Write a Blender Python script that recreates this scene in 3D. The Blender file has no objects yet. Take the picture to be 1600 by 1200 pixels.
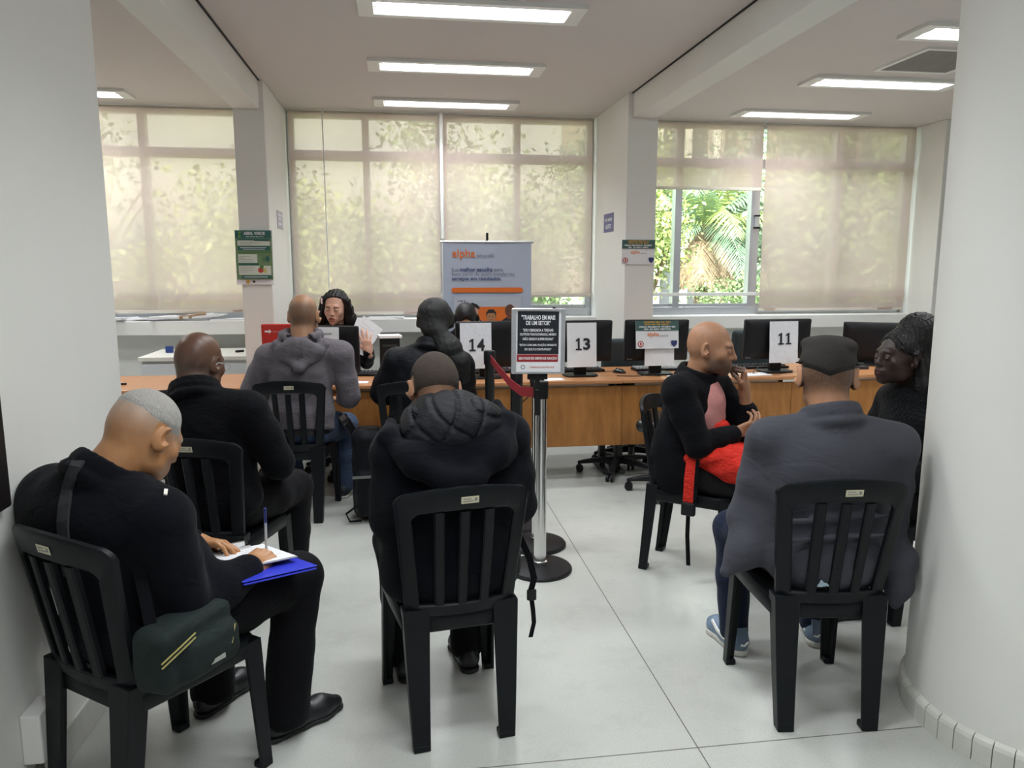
import bpy, math, random
import numpy as np
from mathutils import Vector, Matrix, Euler
from mathutils.bvhtree import BVHTree

SC = bpy.context.scene
COL = SC.collection
R = math.radians
rnd = random.Random(7)

# ------------------------------------------------------------------ camera
CAM_H = 1.55
FPX = 1180.0
VP = (628.0, 416.0)
_pitch = math.atan((600 - VP[1]) / FPX)
_yaw = math.atan((800 - VP[0]) / math.hypot(FPX, 600 - VP[1]))
cam_d = bpy.data.cameras.new('camera')
cam_d.sensor_width = 36.0
cam_d.lens = FPX * 36.0 / 1600.0
cam_d.clip_start = 0.05
cam_d.clip_end = 400
cam = bpy.data.objects.new('camera', cam_d)
COL.objects.link(cam)
cam.location = (0, 0, CAM_H)
cam.rotation_euler = (math.pi / 2 - _pitch, 0, -_yaw)
SC.camera = cam

# ------------------------------------------------------------------ view, world, sun
SC.view_settings.view_transform = 'Standard'
SC.view_settings.look = 'None'
SC.view_settings.gamma = 1.0
SC.view_settings.use_curve_mapping = False
SC.view_settings.exposure = 1.0
SC.cycles.max_bounces = 9
SC.cycles.diffuse_bounces = 5
SC.cycles.transparent_max_bounces = 12
SC.cycles.sample_clamp_indirect = 6.0
SC.cycles.caustics_reflective = False
SC.cycles.caustics_refractive = False
SC.cycles.use_denoising = True

world = bpy.data.worlds.new('sky')
SC.world = world
world.use_nodes = True
_nt = world.node_tree
_sky = _nt.nodes.new('ShaderNodeTexSky')
_sky.sky_type = 'NISHITA'
_sky.sun_disc = False
_sky.sun_elevation = R(48)
_sky.sun_rotation = R(200)
_sky.air_density = 1.6
_sky.dust_density = 4.0
_bg = _nt.nodes['Background']
_hue = _nt.nodes.new('ShaderNodeHueSaturation')
_hue.inputs['Saturation'].default_value = 0.30
_nt.links.new(_sky.outputs[0], _hue.inputs['Color'])
_nt.links.new(_hue.outputs[0], _bg.inputs[0])
_bg.inputs[1].default_value = 0.56

sun_d = bpy.data.lights.new('sun', 'SUN')
sun_d.energy = 6.5
sun_d.angle = R(1.0)
sun_d.color = (1.0, 0.95, 0.84)
sun = bpy.data.objects.new('sun', sun_d)
COL.objects.link(sun)
sun.location = (-6, -10, 20)
sun.rotation_euler = (R(38), 0, R(-28))
TUBE_W = 6.0            # radiance of the fluorescent tubes
LAMP_W = 7.2           # watts of each louvred ceiling lamp

# ------------------------------------------------------------------ materials
MATS = {}


def _noise(nt, scale, detail=3.0, rough=0.55, vec=None):
    n = nt.nodes.new('ShaderNodeTexNoise')
    n.inputs['Scale'].default_value = scale
    n.inputs['Detail'].default_value = detail
    n.inputs['Roughness'].default_value = rough
    if vec is not None:
        nt.links.new(vec, n.inputs['Vector'])
    return n


def _mix(nt, fac, a, b, typ='MIX'):
    m = nt.nodes.new('ShaderNodeMix')
    m.data_type = 'RGBA'
    m.blend_type = typ
    if isinstance(fac, (int, float)):
        m.inputs[0].default_value = fac
    else:
        nt.links.new(fac, m.inputs[0])
    for i, v in ((6, a), (7, b)):
        if isinstance(v, (tuple, list)):
            m.inputs[i].default_value = (*v[:3], 1)
        else:
            nt.links.new(v, m.inputs[i])
    return m.outputs[2]


def _ramp(nt, fac, stops):
    r = nt.nodes.new('ShaderNodeValToRGB')
    while len(r.color_ramp.elements) < len(stops):
        r.color_ramp.elements.new(0.5)
    for e, (p, c) in zip(r.color_ramp.elements, stops):
        e.position = p
        e.color = (*c[:3], 1) if isinstance(c, (tuple, list)) else (c, c, c, 1)
    nt.links.new(fac, r.inputs[0])
    return r.outputs[0]


def _coord(nt, scale=(1, 1, 1), kind='Object'):
    tc = nt.nodes.new('ShaderNodeTexCoord')
    mp = nt.nodes.new('ShaderNodeMapping')
    mp.inputs['Scale'].default_value = scale
    nt.links.new(tc.outputs[kind], mp.inputs['Vector'])
    return mp.outputs[0]


def _bump(nt, height, strength, dist=0.01):
    b = nt.nodes.new('ShaderNodeBump')
    b.inputs['Strength'].default_value = strength
    b.inputs['Distance'].default_value = dist
    nt.links.new(height, b.inputs['Height'])
    return b.outputs[0]


def mat(name, col, rough=0.6, metal=0.0, var=0.0, vscale=8.0, bump=0.0, bscale=60.0, bdist=0.004,
        stretch=(1, 1, 1), spec=0.5, sheen=0.0, coat=0.0, emit=None):
    if name in MATS:
        return MATS[name]
    m = bpy.data.materials.new(name)
    m.use_nodes = True
    nt = m.node_tree
    p = nt.nodes['Principled BSDF']
    p.inputs['Base Color'].default_value = (*col, 1)
    p.inputs['Roughness'].default_value = rough
    p.inputs['Metallic'].default_value = metal
    p.inputs['Specular IOR Level'].default_value = spec
    p.inputs['Sheen Weight'].default_value = sheen
    p.inputs['Coat Weight'].default_value = coat
    v = _coord(nt, stretch)
    if var > 0:
        n = _noise(nt, vscale, 4.0, 0.6, v)
        c = _mix(nt, n.outputs['Fac'], tuple(max(0, x * (1 - var)) for x in col), tuple(min(1, x * (1 + var)) for x in col))
        nt.links.new(c, p.inputs['Base Color'])
    if bump > 0:
        n = _noise(nt, bscale, 4.0, 0.6, v)
        nt.links.new(_bump(nt, n.outputs['Fac'], bump, bdist), p.inputs['Normal'])
    if emit:
        p.inputs['Emission Color'].default_value = (*emit[0], 1)
        p.inputs['Emission Strength'].default_value = emit[1]
    MATS[name] = m
    return m


def cloth(name, col, rough=0.85, fold=0.6, weave=350.0, fscale=14.0, var=0.18, sheen=0.15, fdist=0.012, stretch=(1, 1, 1.8)):
    """Woven cloth: fine weave plus soft creases."""
    if name in MATS:
        return MATS[name]
    m = bpy.data.materials.new(name)
    m.use_nodes = True
    nt = m.node_tree
    p = nt.nodes['Principled BSDF']
    p.inputs['Roughness'].default_value = rough
    p.inputs['Specular IOR Level'].default_value = 0.12
    p.inputs['Sheen Weight'].default_value = sheen * 0.3
    v = _coord(nt, stretch)
    big = _noise(nt, fscale, 3.0, 0.5, v)
    big.inputs['Distortion'].default_value = 1.2
    fine = _noise(nt, weave, 2.0, 0.6)
    c = _mix(nt, fine.outputs['Fac'], tuple(x * (1 - var) for x in col), tuple(x * (1 + var) for x in col))
    nt.links.new(c, p.inputs['Base Color'])
    ma = nt.nodes.new('ShaderNodeMath')
    ma.operation = 'MULTIPLY_ADD'
    nt.links.new(fine.outputs['Fac'], ma.inputs[0])
    ma.inputs[1].default_value = 0.08
    nt.links.new(big.outputs['Fac'], ma.inputs[2])
    nt.links.new(_bump(nt, ma.outputs[0], fold, fdist), p.inputs['Normal'])
    MATS[name] = m
    return m


def skin(name, col, hair=(0.02, 0.018, 0.016), lip=None, rough=0.5):
    if name in MATS:
        return MATS[name]
    m = bpy.data.materials.new(name)
    m.use_nodes = True
    nt = m.node_tree
    p = nt.nodes['Principled BSDF']
    p.inputs['Roughness'].default_value = rough
    p.inputs['Specular IOR Level'].default_value = 0.45
    p.inputs['Subsurface Weight'].default_value = 0.06
    p.inputs['Subsurface Radius'].default_value = (0.02, 0.008, 0.005)
    lip = lip or (col[0] * 0.8, col[1] * 0.5, col[2] * 0.5)
    n = _noise(nt, 28, 4)
    c = _mix(nt, n.outputs['Fac'], tuple(x * 0.8 for x in col), tuple(min(1, x * 1.15) for x in col))
    at = nt.nodes.new('ShaderNodeAttribute')
    at.attribute_name = 'lip'
    c = _mix(nt, at.outputs['Fac'], c, lip)
    ah = nt.nodes.new('ShaderNodeAttribute')
    ah.attribute_name = 'hair'
    n2 = _noise(nt, 420, 2)
    r2 = _ramp(nt, n2.outputs['Fac'], [(0.35, 0.55), (0.62, 1.0)])
    mu = nt.nodes.new('ShaderNodeMath')
    mu.operation = 'MULTIPLY'
    nt.links.new(ah.outputs['Fac'], mu.inputs[0])
    nt.links.new(r2, mu.inputs[1])
    c = _mix(nt, mu.outputs[0], c, hair)
    nt.links.new(c, p.inputs['Base Color'])
    nb = _noise(nt, 120, 3)
    nt.links.new(_bump(nt, nb.outputs['Fac'], 0.15, 0.003), p.inputs['Normal'])
    MATS[name] = m
    return m


def hairmat(name, col, rough=0.55, scale=90.0, stretch=(1, 1, 0.12), bump=0.8, speck=0.3):
    if name in MATS:
        return MATS[name]
    m = bpy.data.materials.new(name)
    m.use_nodes = True
    nt = m.node_tree
    p = nt.nodes['Principled BSDF']
    p.inputs['Roughness'].default_value = rough
    p.inputs['Specular IOR Level'].default_value = 0.35
    v = _coord(nt, stretch)
    n = _noise(nt, scale, 3, 0.65, v)
    c = _mix(nt, n.outputs['Fac'], tuple(x * (1 - speck) for x in col), tuple(min(1, x * (1 + speck)) for x in col))
    nt.links.new(c, p.inputs['Base Color'])
    nt.links.new(_bump(nt, n.outputs['Fac'], bump, 0.006), p.inputs['Normal'])
    MATS[name] = m
    return m


def emat(name, col, s):
    if name in MATS:
        return MATS[name]
    m = bpy.data.materials.new(name)
    m.use_nodes = True
    nt = m.node_tree
    nt.nodes.remove(nt.nodes['Principled BSDF'])
    e = nt.nodes.new('ShaderNodeEmission')
    e.inputs[0].default_value = (*col, 1)
    e.inputs[1].default_value = s
    nt.links.new(e.outputs[0], nt.nodes['Material Output'].inputs[0])
    MATS[name] = m
    return m


def glassmat(name='window_glass', tint=(0.93, 0.97, 0.96), refl=0.06):
    if name in MATS:
        return MATS[name]
    m = bpy.data.materials.new(name)
    m.use_nodes = True
    nt = m.node_tree
    nt.nodes.remove(nt.nodes['Principled BSDF'])
    t = nt.nodes.new('ShaderNodeBsdfTransparent')
    t.inputs[0].default_value = (*tint, 1)
    g = nt.nodes.new('ShaderNodeBsdfGlossy')
    g.inputs['Roughness'].default_value = 0.02
    mx = nt.nodes.new('ShaderNodeMixShader')
    mx.inputs[0].default_value = refl
    nt.links.new(t.outputs[0], mx.inputs[1])
    nt.links.new(g.outputs[0], mx.inputs[2])
    nt.links.new(mx.outputs[0], nt.nodes['Material Output'].inputs[0])
    MATS[name] = m
    return m


def blindmat():
    m = bpy.data.materials.new('blind_screen_fabric')
    m.use_nodes = True
    nt = m.node_tree
    nt.nodes.remove(nt.nodes['Principled BSDF'])
    v = _coord(nt, (1, 1, 1))
    wv = _noise(nt, 500, 2, 0.6, v)
    big = _noise(nt, 2.2, 2, 0.5, v)
    c = _mix(nt, wv.outputs['Fac'], (0.565, 0.455, 0.41), (0.665, 0.545, 0.495))
    c2 = _mix(nt, 0.12, c, big.outputs['Color'], 'SOFT_LIGHT')
    tl = nt.nodes.new('ShaderNodeBsdfTranslucent')
    df = nt.nodes.new('ShaderNodeBsdfDiffuse')
    tp = nt.nodes.new('ShaderNodeBsdfTransparent')
    tp.inputs[0].default_value = (1, 0.90, 0.72, 1)
    nt.links.new(c2, tl.inputs[0])
    nt.links.new(c2, df.inputs[0])
    a = nt.nodes.new('ShaderNodeMixShader')
    a.inputs[0].default_value = 0.5
    nt.links.new(tl.outputs[0], a.inputs[1])
    nt.links.new(df.outputs[0], a.inputs[2])
    b = nt.nodes.new('ShaderNodeMixShader')
    b.inputs[0].default_value = 0.10
    nt.links.new(a.outputs[0], b.inputs[1])
    nt.links.new(tp.outputs[0], b.inputs[2])
    nt.links.new(b.outputs[0], nt.nodes['Material Output'].inputs[0])
    return m


def floormat():
    m = bpy.data.materials.new('terrazzo_floor')
    m.use_nodes = True
    nt = m.node_tree
    p = nt.nodes['Principled BSDF']
    v = _coord(nt)
    base = _noise(nt, 1.6, 5, 0.6, v)
    c = _mix(nt, base.outputs['Fac'], (0.42, 0.43, 0.405), (0.585, 0.595, 0.56))
    sp = nt.nodes.new('ShaderNodeTexVoronoi')
    sp.inputs['Scale'].default_value = 130
    nt.links.new(v, sp.inputs['Vector'])
    c = _mix(nt, _ramp(nt, sp.outputs['Distance'], [(0.15, 0.22), (0.35, 0.0)]), c, (0.36, 0.36, 0.34))
    n3 = _noise(nt, 260, 3, 0.7, v)
    c = _mix(nt, _ramp(nt, n3.outputs['Fac'], [(0.36, 0.45), (0.56, 0.0)]), c, (0.30, 0.30, 0.28))
    # scuffs and dull stains
    # joints of the slabs: along X every 3.1 m at x=0.92, across at y=2.16
    sx = nt.nodes.new('ShaderNodeSeparateXYZ')
    nt.links.new(v, sx.inputs[0])

    def line(out, off, period, half):
        a = nt.nodes.new('ShaderNodeMath'); a.operation = 'SUBTRACT'
        nt.links.new(out, a.inputs[0]); a.inputs[1].default_value = off - period / 2
        b = nt.nodes.new('ShaderNodeMath'); b.operation = 'FLOORED_MODULO'
        nt.links.new(a.outputs[0], b.inputs[0]); b.inputs[1].default_value = period
        d = nt.nodes.new('ShaderNodeMath'); d.operation = 'SUBTRACT'
        nt.links.new(b.outputs[0], d.inputs[0]); d.inputs[1].default_value = period / 2
        e = nt.nodes.new('ShaderNodeMath'); e.operation = 'ABSOLUTE'
        nt.links.new(d.outputs[0], e.inputs[0])
        f = nt.nodes.new('ShaderNodeMath'); f.operation = 'LESS_THAN'
        nt.links.new(e.outputs[0], f.inputs[0]); f.inputs[1].default_value = half
        return f.outputs[0]
    c = _mix(nt, line(sx.outputs[0], 0.92, 3.0, 0.0022), c, (0.16, 0.155, 0.15))
    c = _mix(nt, line(sx.outputs[1], 2.14, 3.2, 0.0025), c, (0.16, 0.155, 0.15))
    st = _noise(nt, 4.0, 6, 0.72, v)
    c = _mix(nt, _ramp(nt, st.outputs['Fac'], [(0.52, 0.0), (0.80, 0.40)]), c, (0.27, 0.27, 0.25))
    nt.links.new(c, p.inputs['Base Color'])
    p.inputs['Roughness'].default_value = 0.25
    p.inputs['Specular IOR Level'].default_value = 0.55
    return m


def woodmat(name, a, b, rough=0.38, scale=(0.35, 5, 5), axis_scale=10):
    m = bpy.data.materials.new(name)
    m.use_nodes = True
    nt = m.node_tree
    p = nt.nodes['Principled BSDF']
    v = _coord(nt, scale)
    n = _noise(nt, axis_scale, 6, 0.62, v)
    n.inputs['Distortion'].default_value = 0.4
    n2 = _noise(nt, 90, 3, 0.6, v)
    c = _mix(nt, _ramp(nt, n.outputs['Fac'], [(0.3, 0.0), (0.7, 1.0)]), a, b)
    c = _mix(nt, _ramp(nt, n2.outputs['Fac'], [(0.35, 0.25), (0.55, 0.0)]), c, tuple(x * 0.6 for x in a))
    nt.links.new(c, p.inputs['Base Color'])
    p.inputs['Roughness'].default_value = rough
    nt.links.new(_bump(nt, n2.outputs['Fac'], 0.05, 0.002), p.inputs['Normal'])
    return m


M_WALL = mat('wall_paint', (0.76, 0.76, 0.73), 0.75, var=0.035, vscale=2.5, bump=0.08, bscale=45)
M_CEIL = mat('ceiling_paint', (0.64, 0.60, 0.585), 0.85, var=0.02, vscale=1.5)
M_SKIRT = mat('skirting_tile', (0.62, 0.62, 0.58), 0.5, var=0.12, vscale=14, bump=0.1, bscale=30)
M_FLOOR = floormat()
M_ALU = mat('window_aluminium', (0.62, 0.64, 0.68), 0.38, 0.75, var=0.05)
M_WHITE = mat('white_enamel', (0.78, 0.78, 0.76), 0.45)
M_BLACKP = mat('black_chair_plastic', (0.006, 0.0075, 0.0095), 0.42, var=0.25, vscale=30, spec=0.2, bump=0.12, bscale=260, bdist=0.001)
M_BLACK = mat('black_plastic', (0.008, 0.008, 0.010), 0.45, spec=0.3, bump=0.1, bscale=300, bdist=0.001)
M_DARK = mat('dark_grey_plastic', (0.03, 0.033, 0.036), 0.5)
M_PAPER = mat('white_paper', (0.80, 0.80, 0.83), 0.6, var=0.03, vscale=20, bump=0.3, bscale=25, bdist=0.004)
M_INK = mat('black_ink', (0.015, 0.015, 0.02), 0.6)
M_GREYINK = mat('grey_ink', (0.22, 0.22, 0.24), 0.6)
M_LABEL = mat('cream_sticker', (0.62, 0.58, 0.42), 0.5, var=0.1, vscale=60)
M_CHROME = mat('brushed_chrome', (0.72, 0.72, 0.72), 0.2, 1.0, var=0.05)
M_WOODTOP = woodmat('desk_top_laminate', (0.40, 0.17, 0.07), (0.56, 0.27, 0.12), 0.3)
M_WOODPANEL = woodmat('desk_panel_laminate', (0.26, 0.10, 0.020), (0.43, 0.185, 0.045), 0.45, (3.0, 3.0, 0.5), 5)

# ------------------------------------------------------------------ scene helpers


def link(o, parent=None):
    COL.objects.link(o)
    if parent is not None:
        o.parent = parent
    return o


def tag(o, label=None, cat=None, group=None, kind=None):
    if label: o['label'] = label
    if cat: o['category'] = cat
    if group: o['group'] = group
    if kind: o['kind'] = kind
    return o


def empty(name, loc=(0, 0, 0), rz=0.0, rot=None):
    o = bpy.data.objects.new(name, None)
    o.empty_display_size = 0.1
    o.location = loc
    o.rotation_euler = rot if rot else (0, 0, rz)
    return link(o)


def npmesh(name, V, Fq, m=None, parent=None, smooth=True, mi=None, mats=None, attrs=None):
    """mesh object from arrays; faces are all quads (or all triangles)"""
    V = np.asarray(V, np.float32)
    Fq = np.asarray(Fq, np.int32)
    me = bpy.data.meshes.new(name)
    nf, k = Fq.shape
    me.vertices.add(len(V))
    me.vertices.foreach_set('co', V.ravel())
    me.loops.add(nf * k)
    me.loops.foreach_set('vertex_index', Fq.ravel())
    me.polygons.add(nf)
    me.polygons.foreach_set('loop_start', np.arange(0, nf * k, k, dtype=np.int32))
    me.update(calc_edges=True)
    me.validate()
    if smooth:
        me.polygons.foreach_set('use_smooth', np.ones(len(me.polygons), bool))
    for mm in (mats or [m]):
        me.materials.append(mm)
    if mi is not None:
        me.polygons.foreach_set('material_index', np.asarray(mi, np.int32))
    for an, av in (attrs or {}).items():
        a = me.attributes.new(an, 'FLOAT', 'POINT')
        a.data.foreach_set('value', np.asarray(av, np.float32))
    return link(bpy.data.objects.new(name, me), parent)


class B:
    """collects shapes into one mesh"""

    def __init__(s):
        s.v = []; s.f = []; s.m = []; s.cur = 0

    def add(s, vs, fs, M=None):
        o = len(s.v)
        s.v += [tuple(M @ Vector(p)) if M else tuple(p) for p in vs]
        s.f += [tuple(i + o for i in f) for f in fs]
        s.m += [s.cur] * len(fs)
        return s

    def box(s, x0, x1, y0, y1, z0, z1, M=None):
        v = [(x, y, z) for z in (z0, z1) for y in (y0, y1) for x in (x0, x1)]
        return s.add(v, [(0, 2, 3, 1), (4, 5, 7, 6), (0, 1, 5, 4), (2, 6, 7, 3), (0, 4, 6, 2), (1, 3, 7, 5)], M)

    def loft(s, rings, caps=True, closed=True, M=None):
        n = len(rings[0]); vs = [p for r in rings for p in r]; fs = []
        for i in range(len(rings) - 1):
            for j in range(n if closed else n - 1):
                k = (j + 1) % n
                fs.append((i * n + j, i * n + k, (i + 1) * n + k, (i + 1) * n + j))
        if caps and closed:
            fs.append(tuple(range(n - 1, -1, -1)))
            fs.append(tuple((len(rings) - 1) * n + j for j in range(n)))
        return s.add(vs, fs, M)

    def cyl(s, p, q, r, r2=None, n=20, caps=True):
        p = Vector(p); q = Vector(q); r2 = r if r2 is None else r2
        d = (q - p).normalized()
        a = d.orthogonal().normalized(); b = d.cross(a)
        c = [(math.cos(2 * math.pi * i / n), math.sin(2 * math.pi * i / n)) for i in range(n)]
        return s.loft([[p + (a * x + b * y) * r for x, y in c], [q + (a * x + b * y) * r2 for x, y in c]], caps)

    def tube(s, pts, r, n=8, caps=True):
        pts = [Vector(p) for p in pts]; rings = []
        rr = r if isinstance(r, (list, tuple)) else [r] * len(pts)
        up = None
        for i, p in enumerate(pts):
            d = (pts[min(i + 1, len(pts) - 1)] - pts[max(i - 1, 0)]).normalized()
            a = d.orthogonal().normalized() if up is None else (up - d * up.dot(d)).normalized()
            up = a
            b = d.cross(a)
            rings.append([p + (a * math.cos(2 * math.pi * k / n) + b * math.sin(2 * math.pi * k / n)) * rr[i] for k in range(n)])
        return s.loft(rings, caps)

    def strap(s, pts, w, t, side):
        """flat band along pts; side = width direction(s)"""
        pts = [Vector(p) for p in pts]; rings = []
        for i, p in enumerate(pts):
            d = (pts[min(i + 1, len(pts) - 1)] - pts[max(i - 1, 0)]).normalized()
            a = Vector(side[i] if isinstance(side[0], (tuple, list, Vector)) else side)
            a = (a - d * a.dot(d)).normalized(); b = d.cross(a)
            rings.append([p + a * w / 2 + b * t / 2, p - a * w / 2 + b * t / 2, p - a * w / 2 - b * t / 2, p + a * w / 2 - b * t / 2])
        return s.loft(rings)

    def prism(s, poly, z0, z1, M=None):
        n = len(poly)
        return s.loft([[(x, y, z0) for x, y in poly], [(x, y, z1) for x, y in poly]], True, True, M)

    def lathe(s, prof, c=(0, 0), n=32):
        return s.loft([[(c[0] + r * math.cos(2 * math.pi * i / n), c[1] + r * math.sin(2 * math.pi * i / n), z) for i in range(n)] for r, z in prof])

    def build(s, name, m, parent=None, smooth=False, bevel=0.0, seg=2, angle=40):
        me = bpy.data.meshes.new(name)
        me.from_pydata(s.v, [], s.f)
        me.validate()
        ms = m if isinstance(m, (list, tuple)) else [m]
        for mm in ms: me.materials.append(mm)
        if len(ms) > 1 and len(me.polygons) == len(s.m): me.polygons.foreach_set('material_index', s.m)
        o = link(bpy.data.objects.new(name, me), parent)
        if smooth:
            me.polygons.foreach_set('use_smooth', [True] * len(me.polygons))
            me.set_sharp_from_angle(angle=R(angle))
        if bevel > 0:
            md = o.modifiers.new('bevel', 'BEVEL')
            md.width = bevel; md.segments = seg; md.limit_method = 'ANGLE'; md.angle_limit = R(35)
        return o


def box(name, x0, x1, y0, y1, z0, z1, m, parent=None, bevel=0.0):
    return B().box(x0, x1, y0, y1, z0, z1).build(name, m, parent, bevel=bevel)


def struct(o):
    o['kind'] = 'structure'
    return o


def copy_tree(o, parent=None):
    c = o.copy()
    COL.objects.link(c)
    c.parent = parent
    for ch in list(o.children):
        copy_tree(ch, c)
    return c


def rrect(w, h, r, n=5, cx=0.0, cy=0.0):
    pts = []
    for (sx, sy, a0) in ((1, 1, 0), (-1, 1, 90), (-1, -1, 180), (1, -1, 270)):
        for i in range(n + 1):
            a = R(a0 + 90 * i / n)
            pts.append((cx + sx * (w / 2 - r) + r * math.cos(a), cy + sy * (h / 2 - r) + r * math.sin(a)))
    return pts


def text(name, s, m, parent, x, y, w=None, h=None, z=0.0006, bold=0.0, align='L', shear=0.0):
    """lettering as thin mesh in the parent's local XY plane; w = fitted width, h = fitted height"""
    cu = bpy.data.curves.new('t', 'FONT')
    cu.body = s
    cu.offset = bold
    cu.shear = shear
    cu.resolution_u = 3
    ob = bpy.data.objects.new('t', cu)
    me = bpy.data.meshes.new_from_object(ob)
    V = np.zeros(len(me.vertices) * 3, np.float32)
    me.vertices.foreach_get('co', V)
    V = V.reshape(-1, 3)
    lo, hi = V.min(0), V.max(0)
    sz = np.maximum(hi - lo, 1e-6)
    if w and h: sx, sy = w / sz[0], h / sz[1]
    elif w: sx = sy = w / sz[0]
    else: sx = sy = h / sz[1]
    W = sz[0] * sx
    ox = x - {'L': 0, 'C': W / 2, 'R': W}[align]
    V[:, 0] = (V[:, 0] - lo[0]) * sx + ox
    V[:, 1] = (V[:, 1] - lo[1]) * sy + y
    V[:, 2] = z
    me.vertices.foreach_set('co', V.ravel())
    me.name = name
    me.materials.clear()
    me.materials.append(m)
    bpy.data.objects.remove(ob)
    bpy.data.curves.remove(cu)
    return link(bpy.data.objects.new(name, me), parent)


def flat(name, poly, m, parent, z=0.0004, t=0.0003):
    return B().prism(poly, z - t, z).build(name, m, parent)


def small_print(name, m, parent, cx, y, w, h, z, seed=1):
    """a line of print too small to read: short word-like marks"""
    rg = random.Random(seed); b = B(); x = cx - w / 2
    while x < cx + w / 2 - h * 0.4:
        l = min(h * rg.choice((0.7, 0.9, 1.0, 1.2)), cx + w / 2 - x)
        k = rg.choice((0.0, 0.0, 0.18))
        b.box(x, x + l * 0.8, y + h * k, y + h * (1.0 - rg.choice((0.0, 0.15))), z - 0.0003, z)
        x += l if rg.random() < 0.8 else l * 1.7
    return b.build(name, m, parent)


def rect(x0, x1, y0, y1):
    return [(x0, y0), (x1, y0), (x1, y1), (x0, y1)]


def circ(cx, cy, r, n=24, ry=None):
    return [(cx + r * math.cos(2 * math.pi * i / n), cy + (ry or r) * math.sin(2 * math.pi * i / n)) for i in range(n)]

# ------------------------------------------------------------------ sculpting by distance fields


def axis(lo, hi, coarse, fine=()):
    """coordinate line, refined inside the (a, b, step) spans"""
    pts = [lo]
    while pts[-1] < hi:
        x = pts[-1]; h = coarse
        for a, b, st in fine:
            if a - coarse <= x < b: h = min(h, st)
        pts.append(x + h)
    return np.array(pts, np.float32)


class Field:
    def __init__(s, lo, hi, step, fine=((), (), ())):
        s.ax = [axis(lo[i], hi[i], step, fine[i]) for i in range(3)]
        s.D = np.full([len(a) for a in s.ax], 1.0, np.float32)

    def reg(s, lo, hi):
        sl = []
        for a, l, h in zip(s.ax, lo, hi):
            i = max(0, int(np.searchsorted(a, l)) - 1); j = min(len(a), int(np.searchsorted(a, h)) + 1)
            if j <= i: return None
            sl.append(slice(i, j))
        X = s.ax[0][sl[0]][:, None, None]; Y = s.ax[1][sl[1]][None, :, None]; Z = s.ax[2][sl[2]][None, None, :]
        return tuple(sl), X, Y, Z

    def put(s, fn, lo, hi, k=0.02, mode='u'):
        g = s.reg(lo, hi)
        if g is None: return s
        sl, X, Y, Z = g
        d = fn(X, Y, Z).astype(np.float32)
        a = s.D[sl]
        if mode == 'u': s.D[sl] = smin(a, d, k)
        elif mode == 's': s.D[sl] = -smin(-a, d, k)
        elif mode == 'i': s.D[sl] = -smin(-a, -d, k)
        elif mode == 'add': s.D[sl] = a + d
        return s

    def cone(s, a, b, ra, rb=None, k=0.03, mode='u', pad=0.05):
        a = np.array(a, np.float32); b = np.array(b, np.float32); rb = ra if rb is None else rb
        m = max(ra, rb) + k + pad
        return s.put(lambda X, Y, Z: d_cone(X, Y, Z, a, b, ra, rb), np.minimum(a, b) - m, np.maximum(a, b) + m, k, mode)

    def chain(s, pts, rs, k=0.03, mode='u'):
        for i in range(len(pts) - 1): s.cone(pts[i], pts[i + 1], rs[i], rs[i + 1], k, mode)
        return s

    def ell(s, c, r, rot=(0, 0, 0), k=0.03, mode='u', pad=0.05):
        c = np.array(c, np.float32); r = np.array(r, np.float32)
        M = np.array(Euler([R(x) for x in rot]).to_matrix(), np.float32)
        m = float(r.max()) + k + pad
        return s.put(lambda X, Y, Z: d_ell(X, Y, Z, c, r, M), c - m, c + m, k, mode)

    def rbox(s, c, h, rr, rot=(0, 0, 0), k=0.01, mode='u'):
        c = np.array(c, np.float32); h = np.array(h, np.float32)
        M = np.array(Euler([R(x) for x in rot]).to_matrix(), np.float32)
        m = float(np.linalg.norm(h)) + rr + k + 0.03

        def fn(X, Y, Z):
            q = loc_coords(X, Y, Z, c, M)
            q = [np.abs(q[i]) - h[i] + rr for i in range(3)]
            return np.sqrt(sum(np.maximum(x, 0) ** 2 for x in q)) + np.minimum(np.maximum(np.maximum(q[0], q[1]), q[2]), 0) - rr
        return s.put(fn, c - m, c + m, k, mode)

    def wrinkle(s, amp, freq=9.0, seed=0, aniso=(1, 1, 2.2)):
        """soft cloth folds over the whole surface"""
        rg = np.random.RandomState(seed)
        X = s.ax[0][:, None, None]; Y = s.ax[1][None, :, None]; Z = s.ax[2][None, None, :]
        tot = 0
        for i in range(5):
            d = rg.normal(size=3) * np.array(aniso); d = d / np.linalg.norm(d) * freq * (1 + 0.7 * i) * 2.0
            e = rg.normal(size=3); e = e / np.linalg.norm(e) * freq * 0.9
            w = np.sin(X * e[0] + Y * e[1] + Z * e[2] + rg.rand() * 6) * 1.3
            tot = tot + np.sin(X * d[0] + Y * d[1] + Z * d[2] + w + rg.rand() * 6) / (1 + 0.5 * i)
        s.D += (amp * tot / 2.2).astype(np.float32)
        return s

    def mesh(s):
        return nets(s.ax, s.D)


def smin(a, b, k):
    if k <= 0: return np.minimum(a, b)
    h = np.maximum(k - np.abs(a - b), 0) / k
    return np.minimum(a, b) - h * h * k * 0.25


def d_cone(X, Y, Z, a, b, ra, rb):
    ba = b - a; L = max(float(ba @ ba), 1e-9)
    t = np.clip(((X - a[0]) * ba[0] + (Y - a[1]) * ba[1] + (Z - a[2]) * ba[2]) / L, 0, 1)
    return np.sqrt((X - a[0] - t * ba[0]) ** 2 + (Y - a[1] - t * ba[1]) ** 2 + (Z - a[2] - t * ba[2]) ** 2) - (ra + t * (rb - ra))


def loc_coords(X, Y, Z, c, M):
    x, y, z = X - c[0], Y - c[1], Z - c[2]
    return [x * M[0, i] + y * M[1, i] + z * M[2, i] for i in range(3)]


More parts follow.
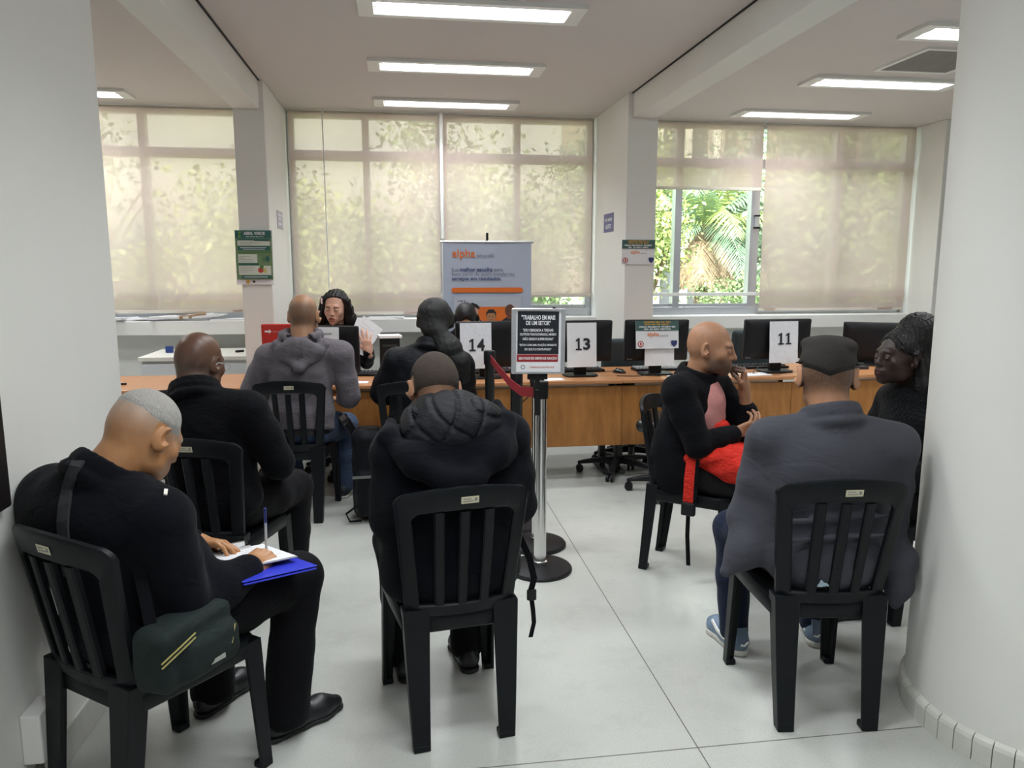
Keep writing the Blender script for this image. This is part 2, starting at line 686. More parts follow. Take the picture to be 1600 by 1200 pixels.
def d_ell(X, Y, Z, c, r, M):
    q = loc_coords(X, Y, Z, c, M)
    k0 = np.sqrt(sum((q[i] / r[i]) ** 2 for i in range(3)))
    k1 = np.sqrt(sum((q[i] / r[i] ** 2) ** 2 for i in range(3)))
    return k0 * (k0 - 1) / np.maximum(k1, 1e-6)


def nets(ax, D):
    """naive surface nets on a rectilinear grid"""
    S = D < 0
    nx, ny, nz = D.shape
    cnt = np.zeros((nx - 1, ny - 1, nz - 1), np.int8)
    for i in (0, 1):
        for j in (0, 1):
            for k in (0, 1):
                cnt += S[i:nx - 1 + i, j:ny - 1 + j, k:nz - 1 + k]
    act = np.argwhere((cnt > 0) & (cnt < 8))
    idx = np.full(cnt.shape, -1, np.int64)
    idx[act[:, 0], act[:, 1], act[:, 2]] = np.arange(len(act))
    acc = np.zeros((len(act), 3)); n = np.zeros(len(act))
    cor = [(i, j, k) for i in (0, 1) for j in (0, 1) for k in (0, 1)]
    val = {c: D[act[:, 0] + c[0], act[:, 1] + c[1], act[:, 2] + c[2]].astype(np.float64) for c in cor}
    for c in cor:
        for a in range(3):
            if c[a] == 0:
                e = list(c); e[a] = 1; e = tuple(e)
                va, vb = val[c], val[e]
                m = (va < 0) != (vb < 0)
                t = va[m] / (va[m] - vb[m])
                p = np.tile(np.array(c, float), (m.sum(), 1)); p[:, a] = t
                acc[m] += p; n[m] += 1
    g = act + acc / np.maximum(n, 1)[:, None]
    V = np.stack([np.interp(g[:, i], np.arange(len(ax[i])), ax[i]) for i in range(3)], 1)
    Q = []
    for a in range(3):
        b, c = (a + 1) % 3, (a + 2) % 3
        s0 = [slice(None)] * 3; s1 = [slice(None)] * 3
        s0[a] = slice(0, -1); s1[a] = slice(1, None)
        ch = S[tuple(s0)] != S[tuple(s1)]
        e = np.argwhere(ch)
        e = e[(e[:, b] > 0) & (e[:, c] > 0) & (e[:, b] < D.shape[b] - 1) & (e[:, c] < D.shape[c] - 1)]
        if not len(e): continue
        ins = S[e[:, 0], e[:, 1], e[:, 2]]

        def cell(db, dc):
            q = e.copy(); q[:, b] -= db; q[:, c] -= dc
            return idx[q[:, 0], q[:, 1], q[:, 2]]
        q = np.stack([cell(1, 1), cell(0, 1), cell(0, 0), cell(1, 0)], 1)
        q[~ins] = q[~ins][:, ::-1]
        Q.append(q)
    Q = np.concatenate(Q)
    return V, Q[(Q >= 0).all(1)]


# ------------------------------------------------------------------ people

def hmat(yaw, pitch, roll=0.0):
    """yaw left +, pitch down +, in degrees"""
    return np.array((Matrix.Rotation(R(yaw), 3, 'Z') @ Matrix.Rotation(R(-pitch), 3, 'X') @ Matrix.Rotation(R(roll), 3, 'Y')), np.float32)


def head_field(x, y, z, o):
    """distance to a head in head coordinates (x right, y forward, z up; metres)"""
    def E(c, r): return d_ell(x, y, z, np.array(c, np.float32), np.array(r, np.float32), np.eye(3, dtype=np.float32))
    def C(a, b, ra, rb): return d_cone(x, y, z, np.array(a, np.float32), np.array(b, np.float32), ra, rb)
    jw = o.get('jaw', 1.0); nl = o.get('nose', 1.0); fat = o.get('fat', 0.0); lid = o.get('lid', 0.0042)
    d = E((0, -0.018, 0.035), (0.076, 0.094, 0.084))
    d = smin(d, E((0, -0.035, -0.005), (0.068, 0.070, 0.065)), 0.03)
    d = smin(d, E((0, 0.032, -0.025), (0.063, 0.058, 0.072)), 0.035)
    d = smin(d, E((0, 0.030, -0.072), (0.052 * jw, 0.052, 0.040)), 0.03)
    d = smin(d, E((0, 0.075, -0.098), (0.024 * jw, 0.019, 0.018)), 0.025)
    d = smin(d, C((-0.030, 0.0765, 0.020), (0.030, 0.0765, 0.020), 0.0105, 0.0105), 0.025)
    for sx in (-1, 1):
        if not o.get('slim'): d = smin(d, E((sx * 0.044, 0.055, -0.022), (0.022, 0.022, 0.018)), 0.025)
        else: d = smin(d, E((sx * 0.038, 0.058, -0.026), (0.022, 0.020, 0.022)), 0.03)
        d = smin(d, E((sx * 0.048 * jw, 0.012, -0.070), (0.016 + fat, 0.028, 0.022)), 0.03)
    for sx in (-1, 1):
        d = -smin(-d, E((sx * 0.031, 0.099, 0.000), (0.0185, 0.016, 0.0135)), 0.014)
    d = smin(d, C((0, 0.086, 0.012), (0, 0.086 + 0.0195 * nl, -0.028), 0.0085, 0.0115), 0.014)
    for sx in (-1, 1):
        d = smin(d, E((sx * 0.0125, 0.093, -0.032), (0.009 * nl, 0.011, 0.008)), 0.007)
        e = E((sx * 0.031, 0.0795, -0.0005), (0.0150, 0.0142, 0.0142))      # lids round the eyeball
        if lid > 0: e = -smin(-e, E((sx * 0.031, 0.0930, -0.0010), (0.0115, 0.0100, lid)), 0.002)
        d = smin(d, e, 0.004)
    lp = o.get('lips', 1.0); op = o.get('open', 0.0)
    d = smin(d, E((0, 0.077, -0.064), (0.034, 0.022, 0.024)), 0.02)
    d = smin(d, C((-0.014, 0.0915, -0.0595), (0.014, 0.0915, -0.0595), 0.006 * lp, 0.006 * lp), 0.009)
    d = smin(d, C((-0.012, 0.0910, -0.0715 - op), (0.012, 0.0910, -0.0715 - op), 0.0068 * lp, 0.0068 * lp), 0.009)
    d = -smin(-d, E((0, 0.100, -0.0655 - op / 2), (0.023, 0.012, 0.0016 + op / 2)), 0.003)
    for sx in (-1, 1):      # ears
        M = np.array(Euler((R(-12), 0, R(-sx * 34))).to_matrix(), np.float32)
        def EL(c, r): return d_ell(x, y, z, np.array(c, np.float32), np.array(r, np.float32), M)
        e = EL((sx * 0.086, -0.012, -0.004), (0.0090, 0.0225, 0.035))
        e = -smin(-e, EL((sx * 0.0945, -0.005, 0.004), (0.0085, 0.0125, 0.022)), 0.006)
        e = smin(e, EL((sx * 0.080, -0.002, -0.030), (0.008, 0.011, 0.011)), 0.008)
        d = smin(d, e, 0.008)
    return d


def hand_field(x, y, z, side, curl, spread=1.0, thumb=(0.5, 0.4)):
    """hand along +y, back of the hand +z, thumb towards side*x; curl = 4 finger curls (0..1)"""
    def C(a, b, ra, rb): return d_cone(x, y, z, np.array(a, np.float32), np.array(b, np.float32), ra, rb)
    def E(c, r): return d_ell(x, y, z, np.array(c, np.float32), np.array(r, np.float32), np.eye(3, dtype=np.float32))
    d = E((0, 0.048, 0), (0.040, 0.056, 0.0155))
    d = smin(d, C((0, -0.03, 0), (0, 0.015, 0), 0.026, 0.026), 0.025)
    d = smin(d, E((side * 0.022, 0.030, -0.008), (0.018, 0.032, 0.014)), 0.012)
    L = [(0.044, 0.026, 0.021), (0.049, 0.030, 0.023), (0.045, 0.028, 0.022), (0.036, 0.021, 0.018)]
    bx = [0.029, 0.010, -0.010, -0.028]; by = [0.088, 0.094, 0.089, 0.078]
    for i in range(4):
        p = Vector((side * bx[i], by[i], 0.002)); ang = 0.10
        sp = side * (0.18, 0.04, -0.08, -0.22)[i] * spread
        rr = 0.0095 if i < 3 else 0.008
        d = smin(d, C((side * bx[i] * 0.85, 0.045, 0.002), p, 0.010, rr + 0.0008), 0.008)
        for j in range(3):
            ang += curl[i] * (1.15, 1.45, 0.95)[j]
            q = p + Vector((math.sin(sp) * math.cos(ang), math.cos(sp) * math.cos(ang), -math.sin(ang))) * L[i][j]
            d = smin(d, C(p, q, rr, rr * 0.92), 0.0035)
            p = q; rr *= 0.92
    p = Vector((side * 0.028, 0.018, -0.008)); ta, tc = thumb
    dirs = [Vector((side * math.sin(0.75), math.cos(0.75), -0.25)), Vector((side * math.sin(0.55 - tc), math.cos(0.55 - tc), -ta)), Vector((side * math.sin(0.35 - 1.6 * tc), math.cos(0.35 - 1.6 * tc), -ta * 1.1))]
    rr = 0.0135
    for dv, l in zip(dirs, (0.040, 0.032, 0.026)):
        q = p + dv.normalized() * l
        d = smin(d, C(p, q, rr, rr * 0.84), 0.006)
        p = q; rr *= 0.84
    return d


def frame_from(f, n):
    """columns: x, y = fingers direction, z = back of hand"""
    f = Vector(f).normalized(); n = Vector(n); n = (n - f * n.dot(f)).normalized()
    x = f.cross(n)
    return np.array([[x[i], f[i], n[i]] for i in range(3)], np.float32)


V3 = lambda *a: np.array(a, np.float32)


class Person:
    """one sitter; all coordinates in the sitter's own frame: x right, y forward, floor at z=0"""

    def __init__(s, loc, rz, label, J, skinmat, head=None, group=None, hair_mask=None, hs=1.0, near=False):
        s.loc = Vector((loc[0], loc[1], 0)); s.rz = R(rz); s.J = J; s.near = near
        s.hs = hs; s.ho = head or {}
        s.hc = V3(*J['head']); s.HM = hmat(*J.get('turn', (0, 0, 0)))
        s.body(skinmat, hair_mask)
        tag(s.root, label, 'person', group)

    # head coordinates of points
    def hq(s, X, Y, Z):
        q = loc_coords(X, Y, Z, s.hc, s.HM)
        return [c / s.hs for c in q]

    def hp(s, q):
        return s.hc + s.HM @ (np.array(q, np.float32) * s.hs)

    def head_d(s, X, Y, Z):
        return head_field(*s.hq(X, Y, Z), s.ho) * s.hs

    def body(s, m, hair_mask):
        J = s.J; hc = s.hc; hr = 0.17 * s.hs
        hands = []
        for sd, w, k in ((1, 'wr', 'hr'), (-1, 'wl', 'hl')):
            h = J.get(k, {})
            M = frame_from(h.get('f', (0, 1, -0.2)), h.get('n', (0, 0, 1)))
            hands.append((sd, V3(*J[w]), M, h))
        P = np.array([J[k] for k in ('head', 'neck', 'pelvis', 'sl', 'sr', 'el', 'er', 'wl', 'wr', 'kl', 'kr', 'al', 'ar')], np.float32)
        lo = P.min(0) - 0.26; hi = P.max(0) + 0.26
        lo[2] = min(lo[2], 0.0)
        fs = 0.0032 if s.near else 0.0040
        fine = []
        for i in range(3):
            f = [(hc[i] - hr, hc[i] + hr, fs)]
            for sd, w, M, h in hands:
                c = w + M[:, 1] * 0.08
                f.append((c[i] - 0.115, c[i] + 0.115, 0.0048 if h else 0.008))
            fine.append(tuple(f))
        F = Field(lo, hi, 0.022, fine)
        # trunk and limbs (under the clothes)
        pv, nk = V3(*J['pelvis']), V3(*J['neck'])
        th = nk * 0.72 + pv * 0.28
        F.ell(pv, (0.13, 0.09, 0.09)).cone(pv, th, 0.085, 0.10, 0.05).cone(th, nk - V3(0, 0, .02), 0.09, 0.05, 0.05)
        for S in 'lr':
            F.cone(nk - V3(0, 0, .04), J['s' + S], 0.045, 0.045)
            F.chain([J['s' + S], J['e' + S], J['w' + S]], [0.042, 0.036, 0.027], 0.02)
            hip = pv + V3((-1 if S == 'l' else 1) * 0.085, 0.02, -0.01)
            F.chain([hip, J['k' + S], J['a' + S]], [0.065, 0.045, 0.034], 0.03)
        nb = s.hp((0, -0.030, -0.045))
        F.cone(nb, nk, 0.056 * s.hs + s.ho.get('neckfat', 0), 0.062 + s.ho.get('neckfat', 0), 0.03)
        for sd, w, M, h in hands:
            c = w + M[:, 1] * 0.08
            F.put(lambda X, Y, Z: hand_field(*loc_coords(X, Y, Z, w, M), sd, h.get('curl', (0.35, 0.4, 0.45, 0.5)), h.get('spread', 1.0), h.get('thumb', (0.5, 0.4))), c - 0.15, c + 0.15, 0.012)
        F.put(s.head_d, hc - hr - 0.03, hc + hr + 0.03, 0.018)
        V, Q = F.mesh()
        q = np.stack(s.hq(V[:, 0], V[:, 1], V[:, 2]), 1)
        near_head = np.linalg.norm(q, axis=1) < 0.18
        hair = np.zeros(len(V)); lip = np.zeros(len(V))
        if hair_mask is not None:
            hair = np.clip(hair_mask(q[:, 0], q[:, 1], q[:, 2]), 0, 1) * near_head
        hair *= 1 - (np.abs(q[:, 0]) > 0.0765) * (q[:, 2] < 0.036) * (q[:, 2] > -0.05) * (q[:, 1] < 0.03)
        # eyebrows
        bx = np.abs(q[:, 0])
        br = np.exp(-((q[:, 2] - 0.0225 + 0.16 * np.maximum(bx - 0.036, 0)) / 0.0052) ** 2) * (bx > 0.012) * (bx < 0.050) * (q[:, 1] > 0.055)
        lash = np.exp(-((q[:, 2] - s.ho.get('lid', .0042) * 0.8 + 0.0015) / 0.0026) ** 2) * (np.abs(bx - 0.031) < 0.0155) * (q[:, 1] > 0.075)
        hair = np.maximum(hair, np.maximum(br, lash * 0.75) * near_head)
        lz = (q[:, 2] + 0.066 + s.ho.get('open', 0) / 2) / (0.0125 * s.ho.get('lips', 1) + s.ho.get('open', 0))
        lip = ((q[:, 0] / 0.024) ** 2 + lz ** 2 < 1) & (q[:, 1] > 0.075) & near_head
        s.root = s.emit('person', V, Q, m, None, dict(hair=hair, lip=lip.astype(float)))
        # eyes
        for sx in (-1, 1):
            if not s.ho.get('eyes', True): continue
            c = Vector((sx * 0.031, 0.0795, -0.0005)); par = s.root
            for nm, mm, rr, off in (('eye', mat('eye_white', (0.40, 0.37, 0.35), 0.3), 0.0124, 0), ('iris', mat('eye_iris', (0.02, 0.012, 0.008), 0.15), 0.0060, 0.0071)):
                cc = c + Vector((0, off, -0.002 if off else 0))
                bb = B().loft([[cc + Vector((rr * math.sin(t) * math.cos(a), rr * math.cos(t), rr * math.sin(t) * math.sin(a))) for a in [2 * math.pi * k / 12 for k in range(12)]] for t in [0.02 + 3.1 * i / 8 for i in range(9)]])
                bb.v = [tuple(s.W(s.hp(p))) for p in bb.v]
                par = bb.build(nm, mm, par, True)

    def W(s, p):
        c, n = math.cos(s.rz), math.sin(s.rz)
        return (c * p[0] - n * p[1], n * p[0] + c * p[1], p[2])

    def on(s, obj, px, py, lift=0.006):
        """point of one of this person's garments that lies under a spot of the view (own frame, mesh coordinates turned back)"""
        if not hasattr(s, '_bvh'): s._bvh = {}
        if obj.name not in s._bvh:
            me = obj.data
            s._bvh[obj.name] = BVHTree.FromPolygons([tuple(v.co) for v in me.vertices], [tuple(p.vertices) for p in me.polygons])
        d = cam.rotation_euler.to_matrix() @ Vector(((px - 800) / FPX, -(py - 600) / FPX, -1.0))
        h, nrm, _, _ = s._bvh[obj.name].ray_cast(Vector((0, 0, CAM_H)) - s.loc, d.normalized())
        if h is None: return None
        p = h + nrm * lift
        c, n = math.cos(-s.rz), math.sin(-s.rz)
        s._n = Vector((c * nrm[0] - n * nrm[1], n * nrm[0] + c * nrm[1], nrm[2]))
        return (c * p[0] - n * p[1], n * p[0] + c * p[1], p[2])

    def lay(s, name, obj, spots, w, t, m, lift=0.003, smooth=False):
        """flat band laid on a garment along spots of the view"""
        pts, ns = [], []
        for x, y in spots:
            p = s.on(obj, x, y, lift)
            if p: pts.append(Vector(p)); ns.append(s._n.copy())
        if len(pts) < 2: return None
        sides = []
        for i in range(len(pts)):
            d = pts[min(i + 1, len(pts) - 1)] - pts[max(i - 1, 0)]
            n = sum((ns[k] for k in range(max(0, i - 1), min(len(pts), i + 2))), Vector())
            sides.append(d.cross(n).normalized())
        return s.bpart(name, B().strap(pts, w, t, sides), m, smooth=smooth)

    def emit(s, name, V, Q, m, parent, attrs=None, **kw):
        c, n = math.cos(s.rz), math.sin(s.rz)
        V = np.stack([c * V[:, 0] - n * V[:, 1], n * V[:, 0] + c * V[:, 1], V[:, 2]], 1)
        o = npmesh(name, V, Q, m, parent, attrs=attrs, **kw)
        if parent is None: o.location = s.loc
        return o

    def part(s, name, F, m, parent=None):
        V, Q = F.mesh()
        return s.emit(name, V, Q, m, parent or s.root)

    def bpart(s, name, b, m, parent=None, smooth=True, bevel=0.0):
        b.v = [s.W(p) for p in b.v]
        return b.build(name, m, parent or s.root, smooth, bevel)

    def field(s, lo, hi, step):
        return Field(V3(*lo), V3(*hi), step)

    def hair(s, name, m, t, region, extra=None, step=None, noise=0.0, taper=0.0, grow=0.0, k=0.004):
        hc = s.hc; r = 0.15 * s.hs + grow
        F = Field(hc - r, hc + r, step or (0.0040 if s.near else 0.005))
        if taper:       # short hair that fades out into the scalp
            F.put(lambda X, Y, Z: s.head_d(X, Y, Z) + 0.003 - (t + 0.003) * sm(-region(*s.hq(X, Y, Z)), -0.006, taper), hc - r, hc + r, 0.0)
            F.put(lambda X, Y, Z: np.maximum(region(*s.hq(X, Y, Z)) - 0.02, np.where(s.hq(X, Y, Z)[2] < 0.036, np.abs(s.hq(X, Y, Z)[0]) - 0.0755, -0.05)) * s.hs, hc - r, hc + r, 0.002, 'i')
        else:
            F.put(lambda X, Y, Z: s.head_d(X, Y, Z) - t, hc - r, hc + r, 0.0)
            F.put(lambda X, Y, Z: region(*s.hq(X, Y, Z)) * s.hs, hc - r, hc + r, k, 'i')
        if extra: extra(F)
        if noise: F.wrinkle(noise, 60, 3, (1, 1, 1))
        return s.part(name, F, m)

    def jacket(s, m, bulk=1.0, arm=1.0, collar=0.02, hem=0.0, step=None, wr=0.004, extra=None, name='jacket', seed=0, belly=0.0, cuff=1.0, neck_r=0.078, hem_flare=0.0):
        J = s.J
        pv, nk = V3(*J['pelvis']), V3(*J['neck'])
        P = np.array([J[k] for k in ('neck', 'pelvis', 'sl', 'sr', 'el', 'er', 'wl', 'wr')], np.float32)
        lo, hi = P.min(0) - 0.24, P.max(0) + 0.24
        F = Field(lo, hi, step or (0.008 if s.near else 0.0105))
        ax = nk - pv; pt = math.degrees(math.atan2(-(ax[1]), ax[2])); rl = math.degrees(math.atan2(ax[0], ax[2]))
        rot = (pt, rl, 0)
        T = lambda f, y=0.0: pv + ax * f + V3(0, y, 0)
        F.ell(T(0.02), (0.185 * bulk, 0.135 * bulk, 0.14), rot, 0.05)
        F.ell(T(0.30, 0.015 + belly * .5), (0.175 * bulk, 0.125 * bulk + belly, 0.17), rot, 0.06)
        F.ell(T(0.62, 0.0), (0.185 * bulk, 0.125 * bulk, 0.19), rot, 0.06)
        sl, sr = V3(*J['sl']), V3(*J['sr'])
        mid = (sl + sr) / 2
        F.cone(sl, sr, 0.072 * bulk, 0.072 * bulk, 0.06)
        for S in 'lr':
            sh, e, w = V3(*J['s' + S]), V3(*J['e' + S]), V3(*J['w' + S])
            F.cone(nk - V3(0, 0, 0.02), sh, 0.058 * bulk, 0.062 * bulk, 0.05)
            w = e + (w - e) * J.get('sleeve', {}).get(S, 0.93)
            F.chain([sh, sh * .5 + e * .5, e, e * .45 + w * .55, w], [0.074 * arm, 0.068 * arm, 0.058 * arm, 0.052 * arm, 0.043 * arm * cuff], J.get('crease', 0.016))
        if wr: F.wrinkle(wr, 10, seed)
        # stand collar round the neck
        up = (s.hp((0, -0.03, -0.05)) - nk); up = up / max(np.linalg.norm(up), 1e-6)
        if collar:
            u = np.cross(up, V3(1, 0, 0)); u /= np.linalg.norm(u); v = np.cross(up, u)
            nseg = 22
            for h, th in ((-0.02, 0.015), (collar * 0.4, 0.0125), (collar, 0.0105)):
                rr = neck_r + 0.006 * (1 - h / max(collar, .01))
                ring = [nk + up * h + (u * math.cos(2 * math.pi * q / nseg) + v * math.sin(2 * math.pi * q / nseg)) * rr for q in range(nseg)]
                for q in range(nseg): F.cone(ring[q], ring[(q + 1) % nseg], th, th, 0.014)
        F.cone(nk + up * 0.012, nk + up * 0.2, neck_r - 0.012, neck_r - 0.004, 0.006, 's')
        if extra: extra(F, T)
        return s.part(name, F, m)

    def trousers(s, m, r=1.0, top=0.62, wr=0.004, hem=0.10, flare=1.0, name='trousers', seed=5):
        J = s.J
        pv = V3(*J['pelvis'])
        P = np.array([J[k] for k in ('pelvis', 'kl', 'kr', 'al', 'ar')], np.float32)
        F = Field(P.min(0) - 0.22, P.max(0) + 0.22, 0.010 if s.near else 0.012)
        F.ell(pv, (0.175, 0.125, 0.11), (0, 0, 0), 0.04)
        for S, sx in (('l', -1), ('r', 1)):
            hip = pv + V3(sx * 0.085, 0.03, -0.015)
            k, a = V3(*J['k' + S]), V3(*J['a' + S])
            F.chain([hip, hip * .5 + k * .5, k], [0.098 * r, 0.092 * r, 0.072 * r], 0.03)
            F.chain([k, k * .5 + a * .5, a - V3(0, 0, 0.015)], [0.072 * r, 0.066 * r, 0.058 * r * flare], 0.02)
        if wr: F.wrinkle(wr, 11, seed)
        F.put(lambda X, Y, Z: 0.045 - Z + 0 * X + 0 * Y, P.min(0) - 0.3, P.max(0) + 0.3, 0.0, 'i')
        return s.part(name, F, m)

    def shoes(s, m, msole, headings=(0, 0), L=0.27, tall=0.0, deco=None, tilt=(0, 0)):
        J = s.J; out = []
        for S, hd, tl in (('l', headings[0], tilt[0]), ('r', headings[1], tilt[1])):
            a = V3(*J['a' + S])
            base = V3(a[0], a[1], 0)
            Rz = np.array(Matrix.Rotation(R(hd), 3, 'Z') @ Matrix.Rotation(R(-tl), 3, 'X'), np.float32)
            g = lambda x, y, z: base + Rz @ V3(x, y, z) + V3(0, 0, max(0, math.sin(R(tl)) * L * 0.7))
            F = Field(base - V3(.3, .3, .02), base + V3(.3, .3, .28), 0.0065)
            F.cone(g(0, -0.045, 0.046), g(0, 0.03, 0.046), 0.036, 0.036, 0.02)
            F.cone(g(0, 0.03, 0.042), g(0, 0.13, 0.034), 0.040, 0.040, 0.03)
            F.cone(g(0, 0.13, 0.034), g(0.004, L - 0.105, 0.028), 0.040, 0.026, 0.03)
            F.cone(g(0, -0.02, 0.05), g(0, -0.012, 0.10 + tall), 0.040, 0.042 if tall else 0.036, 0.03)
            lo, hi = base - .35, base + .35
            Fs = Field(base - V3(.3, .3, .02), base + V3(.3, .3, .2), 0.006)
            Fs.cone(g(0, -0.045, 0.016), g(0, 0.05, 0.016), 0.039, 0.037, 0.01)
            Fs.cone(g(0, 0.05, 0.016), g(0, 0.13, 0.016), 0.037, 0.045, 0.02)
            Fs.cone(g(0, 0.13, 0.016), g(0.004, L - 0.105, 0.016), 0.045, 0.030, 0.02)
            zi = Rz[:, 2]
            o0 = g(0, 0, 0)
            for FF, z0, z1 in ((F, 0.012, 1.0), (Fs, 0.0, 0.026 if tall else 0.017)):
                FF.put(lambda X, Y, Z: np.maximum(z0 - ((X - o0[0]) * zi[0] + (Y - o0[1]) * zi[1] + (Z - o0[2]) * zi[2]), ((X - o0[0]) * zi[0] + (Y - o0[1]) * zi[1] + (Z - o0[2]) * zi[2]) - z1), lo, hi, 0.004, 'i')
            sh = s.part('shoe', F, m)
            s.part('sole', Fs, msole, sh)
            if deco: deco(s, g, sh)
            out.append(sh)
        return out

# ------------------------------------------------------------------ the setting
CEIL = 2.905
YW = 7.05
struct(box('floor', -5.2, 7.2, -4.2, 7.45, -0.12, 0.0, M_FLOOR))
struct(box('ceiling', -5.2, 7.2, -4.2, 7.45, CEIL, CEIL + 0.15, M_CEIL))
struct(box('wall_rear', -5.2, 7.2, -4.35, -4.2, 0, CEIL, M_WALL))
struct(box('wall_far_left', -5.35, -5.2, -4.2, 7.45, 0, CEIL, M_WALL))
struct(box('wall_far_right', 7.2, 7.35, -4.2, 7.45, 0, CEIL, M_WALL))
struct(box('wall_left', -1.62, -1.085, -4.2, 3.075, 0, CEIL, M_WALL, bevel=0.006))
struct(box('baseboard_left', -1.085, -1.071, -4.2, 3.075, 0, 0.115, M_SKIRT, bevel=0.004))
# round column with its ring of skirting tiles
CC = (2.151, 2.131)
b = B().lathe([(0.416, 0.0), (0.416, CEIL)], CC, 96)
colm = b.build('column', M_WALL, smooth=True)
struct(colm)
b = B()
nt_ = 46
for i in range(nt_):
    a0 = 2 * math.pi * (i + 0.03) / nt_; a1 = 2 * math.pi * (i + 0.97) / nt_
    prof = [(0.414, 0.0), (0.432, 0.0), (0.4325, 0.068), (0.428, 0.080), (0.420, 0.087), (0.414, 0.092)]
    rings = []
    for k in range(4):
        a = a0 + (a1 - a0) * k / 3
        rings.append([(CC[0] + r * math.cos(a), CC[1] + r * math.sin(a), z) for r, z in prof])
    b.loft(rings)
struct(b.build('baseboard_column', M_SKIRT))
b = B().lathe([(0.4145, 0.0), (0.4295, 0.0), (0.4295, 0.066), (0.4145, 0.066)], CC, 96)
struct(b.build('trim_column_grout', mat('grout', (0.16, 0.155, 0.15), 0.8)))
# beams, and dark strips painting in the shade of the gaps beside them
struct(box('beam_left', -1.21, -1.02, -4.2, 6.05, 2.70, CEIL, M_WALL, bevel=0.004))
struct(box('beam_right', 1.84, 2.03, -4.2, 6.05, 2.715, CEIL, M_WALL, bevel=0.004))
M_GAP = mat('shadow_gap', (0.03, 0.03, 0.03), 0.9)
struct(box('gap_shade_1', -1.02, -1.008, -4.2, 6.05, CEIL - 0.006, CEIL, M_GAP))
struct(box('gap_shade_2', 1.828, 1.84, -4.2, 6.05, CEIL - 0.006, CEIL, M_GAP))
# pillars between the windows
struct(box('pillar_left', -1.21, -0.985, 6.04, 7.3, 0, CEIL, M_WALL, bevel=0.006))
struct(box('pillar_middle', 1.80, 2.05, 6.04, 7.3, 0, CEIL, M_WALL, bevel=0.006))
struct(box('pillar_right', 5.06, 5.45, 6.68, 7.3, 0, CEIL, M_WALL, bevel=0.006))
# wall below the windows, sills
struct(box('wall_window', -5.2, 7.2, 7.12, 7.3, 0, 1.07, M_WALL))
struct(box('wall_right_end', 5.45, 7.2, 6.9, 7.3, 0, CEIL, M_WALL))
struct(box('wall_lintel', -5.2, 7.2, 7.12, 7.3, 2.89, CEIL, M_WALL))
for i, (x0, x1) in enumerate(((-5.2, -1.21), (-0.985, 1.80), (2.05, 5.06))):
    struct(box('trim_sill_%d' % (i + 1), x0, x1, 6.93, 7.24, 0.955, 1.08, M_WHITE, bevel=0.006))

M_GLASS = glassmat()


def window(n, x0, x1, mulls, z0=1.08, z1=2.89, yc=7.20):
    """aluminium window: frame, transom, mullions, panes"""
    b = B()
    h = 0.045
    b.box(x0, x1, yc - h, yc + h, z0, z0 + 0.075).box(x0, x1, yc - h, yc + h, z1 - 0.035, z1)
    b.box(x0, x0 + 0.06, yc - h + .002, yc + h - .002, z0 + .07, z1 - .03).box(x1 - 0.06, x1, yc - h + .002, yc + h - .002, z0 + .07, z1 - .03)
    b.box(x0 + .055, x1 - .055, yc - h + .004, yc + h - .004, 2.49, 2.575)
    for x, w in mulls:
        b.box(x - w / 2, x + w / 2, yc - h - .003, yc + h + .003, z0 + .07, z1 - .03)
    fr = struct(b.build('window_%d' % n, M_ALU, bevel=0.004))
    xs = [x0 + 0.03] + [m[0] for m in mulls] + [x1 - 0.03]
    for i in range(len(xs) - 1):
        for (a, c) in ((z0 + 0.04, 2.53), (2.53, z1 - 0.03)):
            g = B().box(xs[i], xs[i + 1], yc - 0.003, yc + 0.003, a, c).build('pane', M_GLASS, fr)
    # sash stiles and the bottom track
    b = B()
    for i in range(len(xs) - 1):
        b.box(xs[i] + 0.02, xs[i + 1] - 0.02, yc - 0.03, yc + 0.0, z0 + 0.075, z0 + 0.105)
    b.build('sash_rail', M_ALU, fr)
    # guard rail across the lower part
    B().box(x0, x1, yc - 0.10, yc - 0.075, 1.262, 1.294).build('guard_rail', M_WHITE, fr, bevel=0.004)
    return fr


window(1, -5.2, -1.21, [(-4.2, .06), (-3.2, .10), (-2.2, .06)])
window(2, -0.985, 1.80, [(-0.30, .06), (0.38, .10), (1.08, .06)])
w3 = window(3, 2.05, 5.06, [(2.655, .07), (3.44, .09), (4.297, .07)])
# latch of the open window
b = B().box(3.43, 3.475, 7.125, 7.16, 1.93, 2.03)
b.cur = 1
b.box(3.425, 3.48, 7.12, 7.16, 1.915, 1.93).box(3.425, 3.48, 7.12, 7.16, 2.03, 2.045)
b.build('latch', [M_ALU, M_BLACK], w3, bevel=0.002)

# ------------------------------------------------------------------ roller blinds
M_BLIND = blindmat()
M_HEM = mat('blind_hem', (0.62, 0.58, 0.50), 0.7)


